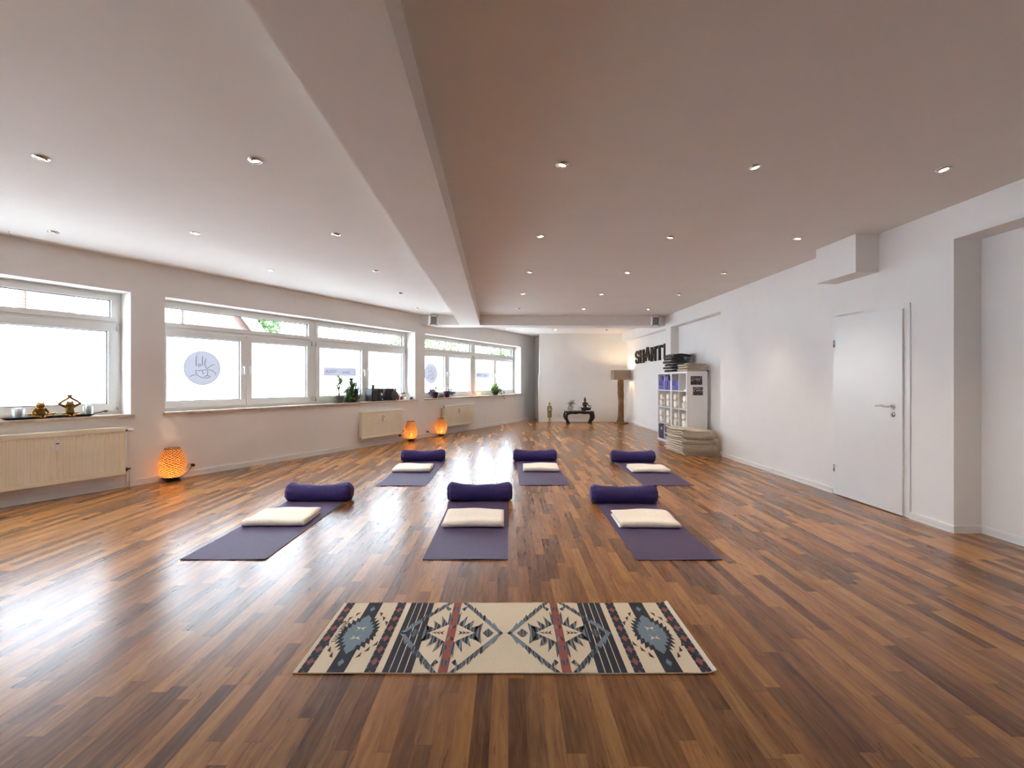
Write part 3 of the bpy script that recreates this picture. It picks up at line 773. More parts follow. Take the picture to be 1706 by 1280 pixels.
def wicker_lamp(x, y, H, R, label, plug, sock):
    t = thing('wicker_lamp', label, 'lamp', (x, y, 0), 0, 'glowing wicker lamps on the floor')
    k = H / .41
    b = MB(); b.lathe([(.001, .046), (R * .78, .046), (R * .78, .052), (.001, .052)], n=28); b.lathe([(.062 * k, 0), (.066 * k, .008), (.062 * k, .022), (.03, .030), (.052 * k, .046)], n=24)
    for q in range(3):
        a = q * 2 * PI / 3 + .5; b.tube([(.04 * math.cos(a), .04 * math.sin(a), .035), (.075 * k * math.cos(a), .075 * k * math.sin(a), .012), (.082 * k * math.cos(a), .082 * k * math.sin(a), .002)], [.008, .007, .006], 8)
    b.build('lamp_base', M['dark'], t)
    b = MB(); n = 40; pr = []
    for i in range(25):
        u = i / 24; z = .045 + (H - .045) * u
        r = R * (math.sin(PI * (.20 + .62 * u ** .92)) ** .85) * (1.0 if u < .5 else 1 - .10 * (u - .5)); pr.append((r, z))
    inner = [(r - .003, z) for r, z in reversed(pr)]
    b.lathe(pr + inner, n=n, cap0=False, cap1=False)
    sh = b.build('lamp_shade', M['wicker'], t)
    b = MB(); top = pr[-1]; b.tube([(top[0] * math.cos(2 * PI * q / 32), top[0] * math.sin(2 * PI * q / 32), top[1]) for q in range(34)], .005, 8, caps=False); b.build('shade_rim', M['stem'], sh)
    b = MB(); b.lathe([(.012, .046), (.014, .07), (.012, .09)], n=12); b.ell((0, 0, .125), (.026, .026, .034)); b.build('light_bulb', M['wbulb'], t)
    ld = bpy.data.lights.new('bulb_light', 'POINT'); ld.energy = WICKER_W; ld.color = (1, .70, .42); ld.shadow_soft_size = .03
    lo = bpy.data.objects.new('bulb_light', ld); COL.objects.link(lo); lo.parent = t; lo.location = (0, 0, .16)
    # the cord runs to a plug in the skirting socket
    d = Vector((sock[0] - x, sock[1] - y, sock[2])); p0 = Vector((0, 0, .02)); pts = []
    for i in range(13):
        u = i / 12; q = p0.lerp(d, u); q.z = .022 * (1 - u) + (d.z) * max(0, (u - .3) / .7) ** 1.7 + .004; pts.append(tuple(q))
    MB().tube(pts, .0035, 6).build('power_cord', M['dark'], t)
    b = MB(); nrm = Vector((WN.x, WN.y, 0)); e = Vector(d); b.tube([tuple(e), tuple(e + nrm * .012), tuple(e - nrm * .03)], [.012, .018, .018], 12); b.build('plug', M['dark'], t)
    return t
def sock(s, z): q = lw(s, .045, z); return q
wicker_lamp(-4.162, 5.896, .415, .148, 'glowing wicker lamp nearest the camera, right of the ribbed radiator', 0, sock(1.75, .15))
wicker_lamp(-1.826, 9.68, .415, .135, 'glowing wicker lamp between the two flat radiators, left of a pair', 0, sock(5.72, .13))
wicker_lamp(-1.290, 10.56, .405, .135, 'glowing wicker lamp in front of the farthest radiator', 0, sock(6.62, .12))
for s_, z_, lb in ((1.75, .15, 'white wall socket beside the nearest wicker lamp'), (6.62, .12, 'small white wall socket left of the farthest wicker lamp')):
    t = thing('wall_socket', lb, 'socket', lw(s_, 0, z_), WROT)
    MB().rbox(-.04, .04, -.012, 0, -.04, .04, .005).build('cover_plate', M['white'], t)

# ------------------------------------------------------------------ speakers under the cross beam
def wall_speaker(loc, rotz, tilt, label):
    t = thing('wall_speaker', label, 'speaker', loc, rotz, None)
    T = Matrix.Rotation(tilt, 4, 'X')
    b = MB(); b.T = T; b.loft([[(-.085, -.11, -.11), (.085, -.11, -.11), (.085, -.11, .11), (-.085, -.11, .11)], [(-.10, -.06, -.115), (.10, -.06, -.115), (.10, -.06, .115), (-.10, -.06, .115)], [(-.06, .07, -.09), (.06, .07, -.09), (.06, .07, .09), (-.06, .07, .09)]], smooth=False)
    b.build('cabinet', M['white'], t, bevel=.006)
    b = MB(); b.T = T; b.rbox(-.066, .066, -.118, -.108, -.085, .085, .004); b.build('grille', M['grille'], t)
    b = MB(); b.T = T
    for x in (-.076, .076):
        for z in (-.10, .10): b.box(x - .009, x + .009, -.121, -.108, z - .009, z + .009)
    b.build('corner_caps', M['dark'], t)
    MB().tube([(0, .05, .04), (0, .10, .10), (0, .10, .12)], .010, 8).build('bracket', M['white'], t)
    return t
xs0 = WA.x + WD.x * ((10.2 - WA.y) / WD.y)
wall_speaker((xs0 + .27, 10.03, 2.63), .42, .18, 'small white speaker with grey grille, left end of the cross beam')
wall_speaker((3.56, 10.04, 2.63), -.12, .14, 'small white speaker with grey grille, right end of the cross beam')

# ------------------------------------------------------------------ SHANTI letters on the far right wall
def letter(ch, L, Hh, D):
    st = L * .22; sf = Hh * .10; b = MB()
    def P(poly): b.prism(poly, 0, D, 'y')
    def R(x0, x1, z0, z1): P([(x0, z0), (x1, z0), (x1, z1), (x0, z1)])
    def serif(xc, wd, top):
        z0, z1 = (Hh - sf, Hh) if top else (0, sf); k = .016
        P([(xc - wd / 2, z1 if top else z0), (xc - wd / 2 + .01, (z0 + k) if top else (z1 - k)), (xc, z0 if top else z1), (xc + wd / 2 - .01, (z0 + k) if top else (z1 - k)), (xc + wd / 2, z1 if top else z0)])
    if ch == 'H':
        for x in (st * .75, L - st * .75):
            R(x - st / 2, x + st / 2, 0, Hh); serif(x, st * 1.5, 1); serif(x, st * 1.5, 0)
        R(st, L - st, Hh * .43, Hh * .56)
    elif ch == 'I':
        R(L / 2 - st / 2, L / 2 + st / 2, 0, Hh); serif(L / 2, st * 1.9, 1); serif(L / 2, st * 1.9, 0)
    elif ch == 'T':
        R(L / 2 - st / 2, L / 2 + st / 2, 0, Hh); R(0, L, Hh - sf * 1.15, Hh)
        P([(0, Hh - sf * 2.1), (st * .35, Hh - sf), (0, Hh - sf)]); P([(L, Hh - sf * 2.1), (L, Hh - sf), (L - st * .35, Hh - sf)]); serif(L / 2, st * 1.8, 0)
    elif ch == 'N':
        for x in (st * .7, L - st * .7): R(x - st * .42, x + st * .42, 0, Hh)
        P([(st * .3, Hh), (st * 1.35, Hh), (L - st * .3, 0), (L - st * 1.35, 0)]); serif(st * .7, st * 1.4, 1); serif(st * .7, st * 1.4, 0); serif(L - st * .7, st * 1.4, 1)
    elif ch == 'A':
        P([(0, 0), (st * .8, 0), (L / 2 + st * .15, Hh), (L / 2 - st * .45, Hh)]); P([(L - st * 1.0, 0), (L, 0), (L / 2 + st * .45, Hh), (L / 2 - st * .35, Hh)])
        R(L * .25, L * .75, Hh * .26, Hh * .37); serif(st * .4, st * 1.5, 0); serif(L - st * .5, st * 1.5, 0)
    else:
        r = Hh / 4 * .98; pts = []
        rx = L / 2 - st * .42; ccz = (Hh - r - st * .25, r + st * .25)
        for k in range(11): a = math.radians(35 + 215 * k / 10); pts.append((L / 2 + rx * math.cos(a), ccz[0] + (r - .01) * math.sin(a)))
        for k in range(11): a = math.radians(70 - 215 * k / 10); pts.append((L / 2 + rx * math.cos(a), ccz[1] + (r - .01) * math.sin(a)))
        for k in range(len(pts) - 1):
            p, q = Vector(pts[k]), Vector(pts[k + 1]); d = (q - p).normalized(); nn = Vector((-d.y, d.x)) * st * .40; p = p - d * .012; q = q + d * .012
            P([tuple(p - nn), tuple(q - nn), tuple(q + nn), tuple(p + nn)])
        R(L - st * .75, L - st * .2, Hh * .66, Hh * .92); R(st * .2, st * .75, Hh * .08, Hh * .34)
    return b
yy = 13.02
for ch, wd, dz in (('S', .34, 0), ('H', .40, 0), ('A', .42, .035), ('N', .40, .0), ('T', .38, .0), ('I', .22, .01)):
    o = letter(ch, wd, .37, .05).build('wooden_letter', M['letter'], loc=(4.08 - .05, yy, 1.775 + dz + (13.02 - yy) * .012), rotz=-PI / 2, bevel=.006)
    tag(o, 'chunky dark carved wooden letter %s on the far right wall' % ch, 'letter', 'wooden letters spelling a word on the wall'); yy -= wd + .045

# ------------------------------------------------------------------ cube shelves
SX, SD = 3.565, .39; CELL, TF, TI = .335, .038, .016
UW = TF * 2 + CELL * 2 + TI; UH = TF * 2 + CELL * 4 + TI * 3
def shelf(y0, label):
    t = thing('cube_shelf', label, 'shelf', (SX, y0, 0), 0, None)
    MB().box(0, SD, 0, TF, 0, UH).build('side_panel', M['white'], t, bevel=.002); MB().box(0, SD, UW - TF, UW, 0, UH).build('side_panel', M['white'], t, bevel=.002)
    MB().box(0, SD, TF, UW - TF, UH - TF, UH).build('top_panel', M['white'], t, bevel=.002); MB().box(0, SD, TF, UW - TF, 0, TF).build('bottom_panel', M['white'], t, bevel=.002)
    for k in range(3): z = TF + CELL * (k + 1) + TI * k; MB().box(.002, SD, TF, UW - TF, z, z + TI).build('shelf_board', M['white'], t)
    for k in range(4): z = TF + (CELL + TI) * k; MB().box(.002, SD, TF + CELL, TF + CELL + TI, z, z + CELL).build('divider', M['white'], t)
    return t
YSN = 8.34
shelf(YSN, 'white cube shelf nearer the camera, beside the blanket pile')
shelf(YSN + UW + .004, 'white cube shelf farther from the camera, nearest the wooden letters')
def cell(c, r):           # c 0 = farthest column ... 3 = nearest; r 0 = top row -> (y0 of the cell, z of its floor)
    unit = 0 if c >= 2 else 1; y0 = YSN + unit * (UW + .004) + TF + (CELL + TI) * (1 if c in (0, 2) else 0)
    return y0, TF + (CELL + TI) * (3 - r)
blk = MB().rbox(0, .23, -.074, .074, 0, .098, .008)
bo = blk.build('yoga_block', M['block'], bevel=.003)
cn = ['farthest', 'second farthest', 'second nearest', 'nearest']; first = True
for c, rows in ((0, (2, 2, 1)), (1, (2, 2, 1)), (2, (2, 2))):
    y0, z0 = cell(c, 0)
    for k, n in enumerate(rows):
        for j in range(n):
            yb = y0 + (.095 + .158 * j if n == 2 else .20 + .02 * c)
            o = bo if first else bo.copy()
            if not first: COL.objects.link(o)
            first = False
            o.location = (SX + .012 + random.uniform(-.006, .006), yb, z0 + .0005 + .0985 * k); o.rotation_euler.z = random.uniform(-.03, .03)
            pos = ('left' if j else 'right') if n == 2 else 'single'
            tag(o, 'violet foam yoga block, %s, %s layer, %s column of the top cubbies' % (pos, ('bottom', 'middle', 'top')[k], cn[c]), 'yoga block', 'violet yoga blocks in the shelf')
def roll(r, L, z, y):     # rolled cotton strap or cloth seen end-on, with its spiral
    b = MB(); pts = []
    for k in range(46):
        a = k / 45 * 2 * PI * 3.2; q = r * (.18 + .80 * k / 45); pts.append((q * math.cos(a), q * math.sin(a)))
    return ribbon(pts, r * .24, 0, L, 5, lambda x, yy, zz, u: (x, y + yy, z + zz), b=b)
def bundle(r0, r1, tilt):
    t = thing('rolled_cloth', '', 'rolled cloth')
    roll(r0, .24, r0 * 1.12, 0).build('roll', M['cream'], t)
    if r1: roll(r1, .22, r0 * 2.18 + r1 * 1.10, tilt).build('upper_roll', M['cream'], t)
    b = MB(); b.T = Matrix.Translation((.05, 0, r0 * 1.12)) @ Matrix.Rotation(PI / 2, 4, 'Y')
    b.lathe([(r0 * 1.12, 0), (r0 * 1.15, .005), (r0 * 1.15, .022), (r0 * 1.12, .027)], n=24, cap0=False, cap1=False); b.build('strap', M['felt'], t)
    return t
protos = {}
for c in range(4):
    for r in (1, 2):
        y0, z0 = cell(c, r); key = (c + r) % 3
        if key not in protos:
            o = protos[key] = bundle(*((.068, .062, .01), (.062, .055, -.02), (.066, .058, .025))[key]); 
        else: o = dup(protos[key], '', (0, 0, 0))
        o.location = (SX + .008, y0 + (.20, .16, .19, .13)[c], z0 + .001); o['group'] = 'cream rolled cloths in the shelf'
        o['label'] = 'pair of cream rolled cloths, %s column, %s row of the shelf' % (cn[c], ('second', 'third')[r - 1])
y0, z0 = cell(3, 0)
b = MB()
for k in range(4):
    b.tube([(.08 + .03 * k, y0 - YSN - .02 + .05 + .04 * q + .02 * k, .012 + .010 * k + .012 * math.sin(q * 1.3 + k)) for q in range(6)], .010, 6)
tag(b.build('loose_straps', M['cream'], loc=(SX, YSN + .02, z0)), 'few loose cream straps alone in the nearest top cubby', 'strap')
for c in range(4):
    y0, z0 = cell(c, 3)
    t = thing('storage_box', 'dark violet storage box with white ring, %s bottom cubby' % cn[c], 'box', (SX + .012, y0 + .1675, z0 + .001), 0, 'violet storage boxes in the bottom cubbies')
    hh = .30 if c < 2 else .31
    b = MB(); b.box(0, .36, -.155, .155, 0, .006)
    b.box(0, .005, -.155, .155, 0, hh); b.box(.355, .36, -.155, .155, 0, hh); b.box(0, .36, -.155, -.150, 0, hh); b.box(0, .36, .150, .155, 0, hh)
    b.build('box_body', M['bin'], t, bevel=.002)
    b = MB(); b.tube([(-.003, .026 * math.cos(2 * PI * k / 20), hh * .72 + .026 * math.sin(2 * PI * k / 20)) for k in range(22)], .006, 6, caps=False); b.build('ring_handle', M['white'], t)
# pictures taped on the shelf's side, facing the camera
def photo_mat(nm, seed):
    t = NT(nm); mp = t.n('ShaderNodeMapping'); mp.inputs['Location'].default_value = (seed * 3.1, 0, seed); t.put(mp.inputs[0], t.obj())
    sp = t.n('ShaderNodeSeparateXYZ'); t.put(sp.inputs[0], t.obj())
    nz = t.noise(mp.outputs[0], 42, 2, .5); band = t.math('SUBTRACT', 1.0, t.math('MULTIPLY', t.math('ABSOLUTE', t.math('SUBTRACT', sp.outputs[2], .03)), 11.0))
    f = t.math('ADD', nz, t.math('MULTIPLY', t.math('MAXIMUM', band, 0.0), .16))
    t.put(t.b.inputs['Base Color'], t.ramp(f, [(.35, (.010, .008, .012, 1)), (.62, (.035, .022, .026, 1)), (.70, (.22, .19, .20, 1)), (.78, (.75, .74, .78, 1))]))
    t.b.inputs['Roughness'].default_value = .35; return t.m
for k, (x, z, w_, h_, lb) in enumerate(((3.745, 1.29, .235, .175, 'upper dark photograph taped to the white shelf side'), (3.775, 1.09, .20, .165, 'lower dark photograph taped to the white shelf side'))):
    t = thing('photo_print', lb, 'photo', (x, YSN, z), 0, 'dark photographs on the shelf side')
    MB().box(-w_ / 2, w_ / 2, -.0015, -.0002, -h_ / 2, h_ / 2).build('paper', M['white'], t)
    MB().box(-w_ / 2 + .006, w_ / 2 - .006, -.0022, -.0016, -h_ / 2 + .006, h_ / 2 - .006).build('printed_image', photo_mat('photo_image_%s' % ('upper', 'lower')[k], k + 1), t)
b = MB(); b.tube([(0, 0, .0), (0, 0, 1.47)], .016, 14); po = thing('steel_pole', 'upright brushed steel pole between white shelf and wall', 'pole', (3.985, YSN + .06, 0))
b.build('tube', M['chrome'], po); MB().tube([(0, 0, 1.47), (0, 0, 1.485)], .019, 14).build('end_cap', M['darkgrey'], po)

# ------------------------------------------------------------------ stacks of folded felt blankets
def pile(n, Lx, Ly, th, x0, y0, z0, m, name, grp, labels, seed, sag=.0, jit=.012, flare=0.0, name_obj='felt_blanket', lay=2):
    rn = random.Random(seed); z = z0
    for k in range(n):
        b = MB(); t_ = th * rn.uniform(.9, 1.1); dx, dy, rz = rn.uniform(-jit, jit), rn.uniform(-jit, jit), rn.uniform(-.03, .03)
        hrel = k / max(1, n - 1); ph = rn.uniform(0, 6); shr = 1 - flare * hrel; amp = sag * hrel
        sgn = 1
        def wob(x, y, zz, u, amp=amp, ph=ph, dx=dx, dy=dy, rz=rz, shr=shr):
            # path runs across X (y of the section), cloth is extruded along Y
            X = y * shr + dx; Y = x * (1 - .04 * hrel) + dy
            X, Y = X - Y * rz, Y + X * rz
            bow = amp * (math.cos((X - Lx * .5) / Lx * 2 * PI) * -.5 - .5) * .0
            s_ = -amp * math.sin(PI * min(1, max(0, X / Lx))) * .9 + amp * .35 * math.sin(PI * min(1, max(0, (Y + Ly / 2) / Ly)) * 2 + .6)
            e = min(u, 1 - u); soft = .006 * max(0, 1 - e / .06)
            return (X, Y, zz + s_ + .004 * math.sin(X * 17 + ph) * hrel + .003 * math.sin(Y * 15 + ph) - soft * hrel)
        front = True
        for p in nested_u(0, Lx, lay, t_ / lay * .88, z): ribbon(p, t_ / lay * .56, -Ly / 2, Ly / 2, 14, wob, b=b)
        o = b.build(name_obj, m, loc=(x0, y0, 0)); tag(o, labels[k], 'blanket', grp)
        z += t_ * 1.0
    return z
ordw = ['bottom', 'second', 'third', 'fourth', 'fifth', 'sixth', 'seventh', 'eighth', 'ninth', 'tenth', 'eleventh']
def labs(n, fmt):
    return [fmt % (ordw[k] + (' one' if k == 0 else ' from the bottom') if k < n - 1 else 'topmost one') for k in range(n)]
pile(11, .62, .82, .040, 3.185, 8.05 - .11, .0015, M['felt'], 'pile', 'beige blankets piled on the floor', labs(11, 'thick beige felt blanket in the big floor pile, %s'), 5, sag=.042, jit=.030, flare=.16)
zt = UH + .001
pile(3, .36, .46, .052, SX + .02, YSN + .24, zt, M['taupe'], 's', 'taupe blankets on the shelf', labs(3, 'folded taupe blanket on top of the near shelf, %s'), 9, sag=.006, jit=.008)
pile(6, .37, .50, .060, SX - .01, YSN + UW - .12 + .22, zt, M['charcoal'], 's', 'charcoal blankets on the shelf', labs(6, 'folded charcoal blanket in the dark stack on the shelves, %s'), 12, sag=-.02, jit=.028)

# ------------------------------------------------------------------ floor lamp on a driftwood trunk
t = thing('driftwood_floor_lamp', 'tall lit floor lamp with driftwood trunk and rectangular grey shade, in the corner', 'floor lamp', (3.74, 13.45, 0), .12)
rn = random.Random(4); b = MB(); b.lathe([(.22, 0), (.24, .012), (.235, .03), (.20, .036)], n=22, sx=1, sy=.8); b.build('foot_plate', M['trunk'], t)
b = MB(); rings = []
for k in range(29):
    u = k / 28; z = .034 + 1.33 * u; rr = .082 + .006 * math.sin(u * 9 + 1) + (.02 if u < .05 else 0) + .004 * math.sin(u * 23); cx_ = .012 * math.sin(u * 5)
    rings.append([(cx_ + rr * (1 + .13 * math.sin(3 * a + u * 2) + .06 * math.sin(7 * a + 3 * u)) * math.cos(a), rr * .9 * (1 + .12 * math.sin(2 * a + 1 + u * 3)) * math.sin(a), z) for a in [2 * PI * q / 22 for q in range(22)]])
b.loft(rings); b.build('trunk', M['trunk'], t)
sm = frost_mat('grey_linen_shade', srgb(168, 152, 134), 0.0)
tt = NT('grey_linen'); tt.t.nodes.remove(tt.b); dfn = tt.n('ShaderNodeBsdfDiffuse'); tt.put(dfn.inputs[0], tt.ramp(tt.noise(tt.obj(), 120, 2), [(.3, srgb(150, 136, 120)), (.7, srgb(172, 158, 140))]))
tln = tt.n('ShaderNodeBsdfTranslucent'); tln.inputs[0].default_value = (.16, .12, .08, 1); mxn = tt.n('ShaderNodeMixShader'); mxn.inputs[0].default_value = .22
tt.put(mxn.inputs[1], dfn.outputs[0]); tt.put(mxn.inputs[2], tln.outputs[0]); tt.put(tt.out.inputs[0], mxn.outputs[0])
b = MB(); a_, c_ = .26, .13
def rr_(q): return [(-a_ + q, -c_ + q), (a_ - q, -c_ + q), (a_ - q, c_ - q), (-a_ + q, c_ - q)]
o4, i4 = rr_(0), rr_(.004); v = [(x, y, z) for z in (1.315, 1.605) for x, y in o4] + [(x, y, z) for z in (1.315, 1.605) for x, y in i4]
f = []
for k in range(4):
    j = (k + 1) % 4; f += [(k, j, j + 4, k + 4), (k + 8, k + 12, j + 12, j + 8), (k, k + 8, j + 8, j), (k + 4, j + 4, j + 12, k + 12)]
b.add(v, f); b.build('lamp_shade', tt.m, t)
b = MB(); b.tube([(0, 0, 1.34), (0, 0, 1.41)], .02, 12); b.tube([(-.25, 0, 1.37), (.25, 0, 1.37)], .003, 6); b.build('lamp_holder', M['chrome'], t)
MB().ell((0, 0, 1.455), (.032, .032, .042)).build('light_bulb', M['wbulb'], t)
ld = bpy.data.lights.new('shade_light', 'POINT'); ld.energy = FLOORLAMP_W; ld.color = (1, .74, .46); ld.shadow_soft_size = .04
lo = bpy.data.objects.new('shade_light', ld); COL.objects.link(lo); lo.parent = t; lo.location = (0, 0, 1.51)
MB().tube([(.05, .05, .06), (.14, .10, .03), (.2, .2, .012), (.26, .36, .02), (.29, .44, .12)], .004, 6).build('power_cord', M['white'], t)

# ------------------------------------------------------------------ low black table with carved legs, and what stands by the altar wall
TX, TY = 2.515, 13.66; TWd, TDp, THt = .86, .38, .37
t = thing('low_table', 'low black lacquered table with curved legs against the white end wall', 'table', (TX, TY, 0))
MB().rbox(-TWd / 2, TWd / 2, -TDp / 2, TDp / 2, THt - .028, THt, .012).build('table_top', M['blackwood'], t, bevel=.004)
b = MB(); ap = []
for k in range(21): u = k / 20; x = -TWd / 2 + .06 + (TWd - .12) * u; ap.append((x, THt - .115 + .035 * math.sin(PI * u) ** .6 - .008 * math.cos(u * 6 * PI)))
poly2 = ap + [(TWd / 2 - .06, THt - .028), (-TWd / 2 + .06, THt - .028)]
b.prism(poly2, -TDp / 2 + .03, -TDp / 2 + .052, 'y'); b.prism(poly2, TDp / 2 - .052, TDp / 2 - .03, 'y')
b.box(-TWd / 2 + .03, -TWd / 2 + .052, -TDp / 2 + .05, TDp / 2 - .05, THt - .11, THt - .028); b.box(TWd / 2 - .052, TWd / 2 - .03, -TDp / 2 + .05, TDp / 2 - .05, THt - .11, THt - .028)
b.build('apron', M['blackwood'], t)
for sx in (-1, 1):
    for sy in (-1, 1):
        b = MB(); rings = []
        for k in range(15):
            u = k / 14; z = (THt - .03) * (1 - u); off = .035 * math.sin(PI * min(1, u * 1.15)) - .045 * max(0, u - .55) / .45
            hw_ = .055 * (1 - .42 * u) + (.010 if u > .9 else 0); cx_ = sx * (TWd / 2 - .055 + off); cy_ = sy * (TDp / 2 - .055 + off * .7)
            rings.append([(cx_ + hw_ * math.cos(a) * 1.0, cy_ + hw_ * .8 * math.sin(a), z) for a in [2 * PI * q / 14 for q in range(14)]])
        b.loft(rings); b.build('leg', M['blackwood'], t)
def limb(b, pts, r): return b.tube(pts, r, 10)
# standing figure
t = thing('standing_statue', 'slim weathered golden standing statue in a robe, left by the end wall', 'statue', (1.632, 13.80, 0))
b = MB(); b.lathe([(.055, 0), (.06, .01), (.058, .03), (.04, .04), (.044, .055), (.03, .062)], n=20); b.build('pedestal', M['gilt'], t)
b = MB()
b.lathe([(.028, .055), (.034, .10), (.030, .15), (.060, .17), (.058, .25), (.050, .34), (.054, .42), (.062, .48), (.050, .515), (.022, .535), (.019, .55)], n=20, sy=.62)
for sx in (-1, 1):
    limb(b, [(sx * .052, 0, .50), (sx * .066, -.004, .43), (sx * .060, -.022, .375), (sx * .020, -.048, .395)], [.019, .016, .013, .010])
    b.add([(sx * .052, .02, .44), (sx * .070, .01, .40), (sx * .066, .006, .16), (sx * .046, .018, .15), (sx * .052, .028, .44), (sx * .070, .018, .40), (sx * .066, .014, .16), (sx * .046, .026, .15)], [(0, 1, 2, 3), (7, 6, 5, 4), (0, 4, 5, 1), (1, 5, 6, 2), (2, 6, 7, 3), (3, 7, 4, 0)])
    limb(b, [(sx * .018, 0, .10), (sx * .018, -.02, .062)], [.014, .016])
b.ell((0, -.002, .585), (.027, .029, .036)); b.ell((0, -.030, .582), (.006, .006, .008)); b.ell((0, .002, .622), (.014, .014, .014)); b.ell((0, .002, .640), (.006, .006, .012))
for sx in (-1, 1): b.ell((sx * .027, 0, .580), (.005, .008, .016))
b.build('figure', M['gilt'], t, remesh=.0042)
MB().lathe([(.012, 0), (.02, .01), (.021, .018), (.017, .024)], c=(0, -.056, .392), n=16).build('bowl', M['candle'], t)
# seated figure on a leaf-shaped base
t = thing('seated_statue', 'dark bronze seated statue with outstretched arm on the low black table', 'statue', (TX + .215, TY, THt))
b = MB(); b.lathe([(.10, 0), (.115, .015), (.10, .035), (.08, .04)], n=24, sx=1.25, sy=.75)
for k in range(9):
    a = PI * k / 8 + PI; x, y = .12 * math.cos(a), .075 * math.sin(a)
    b.tube([(x * .8, y * .8, .02), (x * 1.1, y * 1.1, .06), (x * 1.35, y * 1.25, .10 + .03 * abs(math.cos(a)))], [.022, .020, .004], 8)
b.build('leaf_base', M['bronze'], t, remesh=.006)
b = MB(); b.lathe([(.06, .03), (.075, .06), (.058, .10), (.048, .15), (.060, .21), (.064, .245), (.045, .27), (.020, .285), (.018, .30)], c=(-.03, 0, 0), n=20, sy=.7)
limb(b, [(-.03, -.01, .07), (-.10, -.06, .075), (-.02, -.095, .06), (.04, -.08, .055)], [.036, .034, .026, .018])
limb(b, [(-.02, -.01, .07), (.07, -.055, .08), (.11, -.06, .05), (.03, -.10, .05)], [.036, .034, .026, .018])
limb(b, [(.025, 0, .245), (.055, -.01, .19), (.085, -.03, .145), (.145, -.045, .155)], [.022, .018, .015, .010])
limb(b, [(-.085, 0, .245), (-.10, -.015, .19), (-.085, -.05, .14), (-.03, -.075, .12)], [.022, .018, .015, .010])
for k in range(4): limb(b, [(.135, -.045, .155), (.16 + .004 * k, -.055 + .008 * k, .160 + .004 * (k % 2))], [.004, .003])
limb(b, [(-.06, .0, .24), (.0, -.038, .19), (.02, -.03, .14)], [.012, .012, .010])
b.ell((-.03, -.004, .335), (.034, .038, .044)); b.ell((-.03, -.042, .330), (.007, .008, .010)); b.ell((-.03, .004, .388), (.022, .022, .024)); b.ell((-.03, .004, .412), (.010, .010, .016))
for sx in (-1, 1): b.ell((-.03 + sx * .035, 0, .325), (.006, .010, .020))
b.T = None
b.build('figure', M['bronze'], t, remesh=.0055)
# flower arrangement with ring shaped vase, single blossom, small dish
t = thing('flower_vase', 'round silver ring vase with pink flowers on the left of the low table', 'vase', (TX - .265, TY - .02, THt))
b = MB(); b.lathe([(.03, 0), (.032, .006), (.02, .012)], n=18)
b.tube([(.062 * math.cos(2 * PI * k / 28), 0, .078 + .062 * math.sin(2 * PI * k / 28)) for k in range(30)], .013, 10, caps=False)
b.tube([(.032 * math.cos(2 * PI * k / 20), 0, .078 + .032 * math.sin(2 * PI * k / 20)) for k in range(22)], .008, 8, caps=False)
b.tube([(.0, 0, .11), (0, 0, .078), (.012, 0, .065)], .008, 8); b.build('ring_vase', M['chrome'], t)
rn = random.Random(11); b = MB(); fb = MB(); pk = MB()
def leaf(b, p, d, L, Wd, droop=.3, n=4, up=Vector((0, 0, 1))):
    p = Vector(p); d = Vector(d).normalized(); s_ = d.cross(up)
    s_ = s_.normalized() if s_.length > .01 else Vector((1, 0, 0))
    c = []; q = p.copy(); dd = d.copy()
    for k in range(n + 1): c.append(q.copy()); q = q + dd * L / n; dd = (dd + Vector((0, 0, -droop / n))).normalized()
    vs = []
    for k in range(n + 1):
        u = k / n; ww = Wd * .5 * math.sin(PI * min(.97, .06 + .9 * u)) ** .8; vs += [tuple(c[k] - s_ * ww), tuple(c[k] + Vector((0, 0, -ww * .3))), tuple(c[k] + s_ * ww)]
    fs = []
    for k in range(n): a = 3 * k; fs += [(a, a + 1, a + 4, a + 3), (a + 1, a + 2, a + 5, a + 4)]
    return b.add(vs, fs, True)
for k in range(9):
    a = rn.uniform(0, 6.28); x, y = rn.uniform(-.05, .10), rn.uniform(-.05, .05); z = rn.uniform(.20, .30)
    fb.tube([(.01, 0, .13), (x * .5, y * .5, (z + .13) / 2), (x, y, z)], .002, 5)
    for q in range(3): leaf(b, (x * .6, y * .6, .16 + .02 * q), (math.cos(a + q * 2), math.sin(a + q * 2), .3), .10, .045)
    for q in range(5): leaf(pk, (x, y, z), (math.cos(q * 1.257 + a), math.sin(q * 1.257 + a), .5), .035, .024, .5)
t.scale = (1.2, 1.2, 1.2); fb.build('stems', M['stem'], t, fix=False); b.build('leaves', M['leafdark'], t, fix=False); pk.build('flowers', M['pink'], t, fix=False)
t = thing('white_blossom', 'single white blossom on a thin stem beside the seated statue', 'flower', (TX + .0, TY - .02, THt))
b = MB(); b.lathe([(.018, 0), (.014, .03), (.006, .05)], n=12); b.build('bud_vase', M['vase'], t)
MB().tube([(0, 0, .03), (.008, 0, .09), (-.008, 0, .14)], .0022, 6).build('stem', M['stem'], t)
pk = MB()
for q in range(6): leaf(pk, (-.008, 0, .138), (math.cos(q * 1.047), math.sin(q * 1.047), .5), .04, .028, .5)
pk.build('petals', M['candle'], t, fix=False)
o = MB().rbox(-.07, .07, -.03, .03, 0, .014, .008).build('incense_dish', M['candle'], loc=(TX + .26, TY - .14, THt + .0005)); tag(o, 'small white dish at the foot of the seated statue', 'dish')

# ------------------------------------------------------------------ things on the window sills
def sill(s_, off=-.10, z=0.0): return lw(s_, off, ZS + .0005 + z)
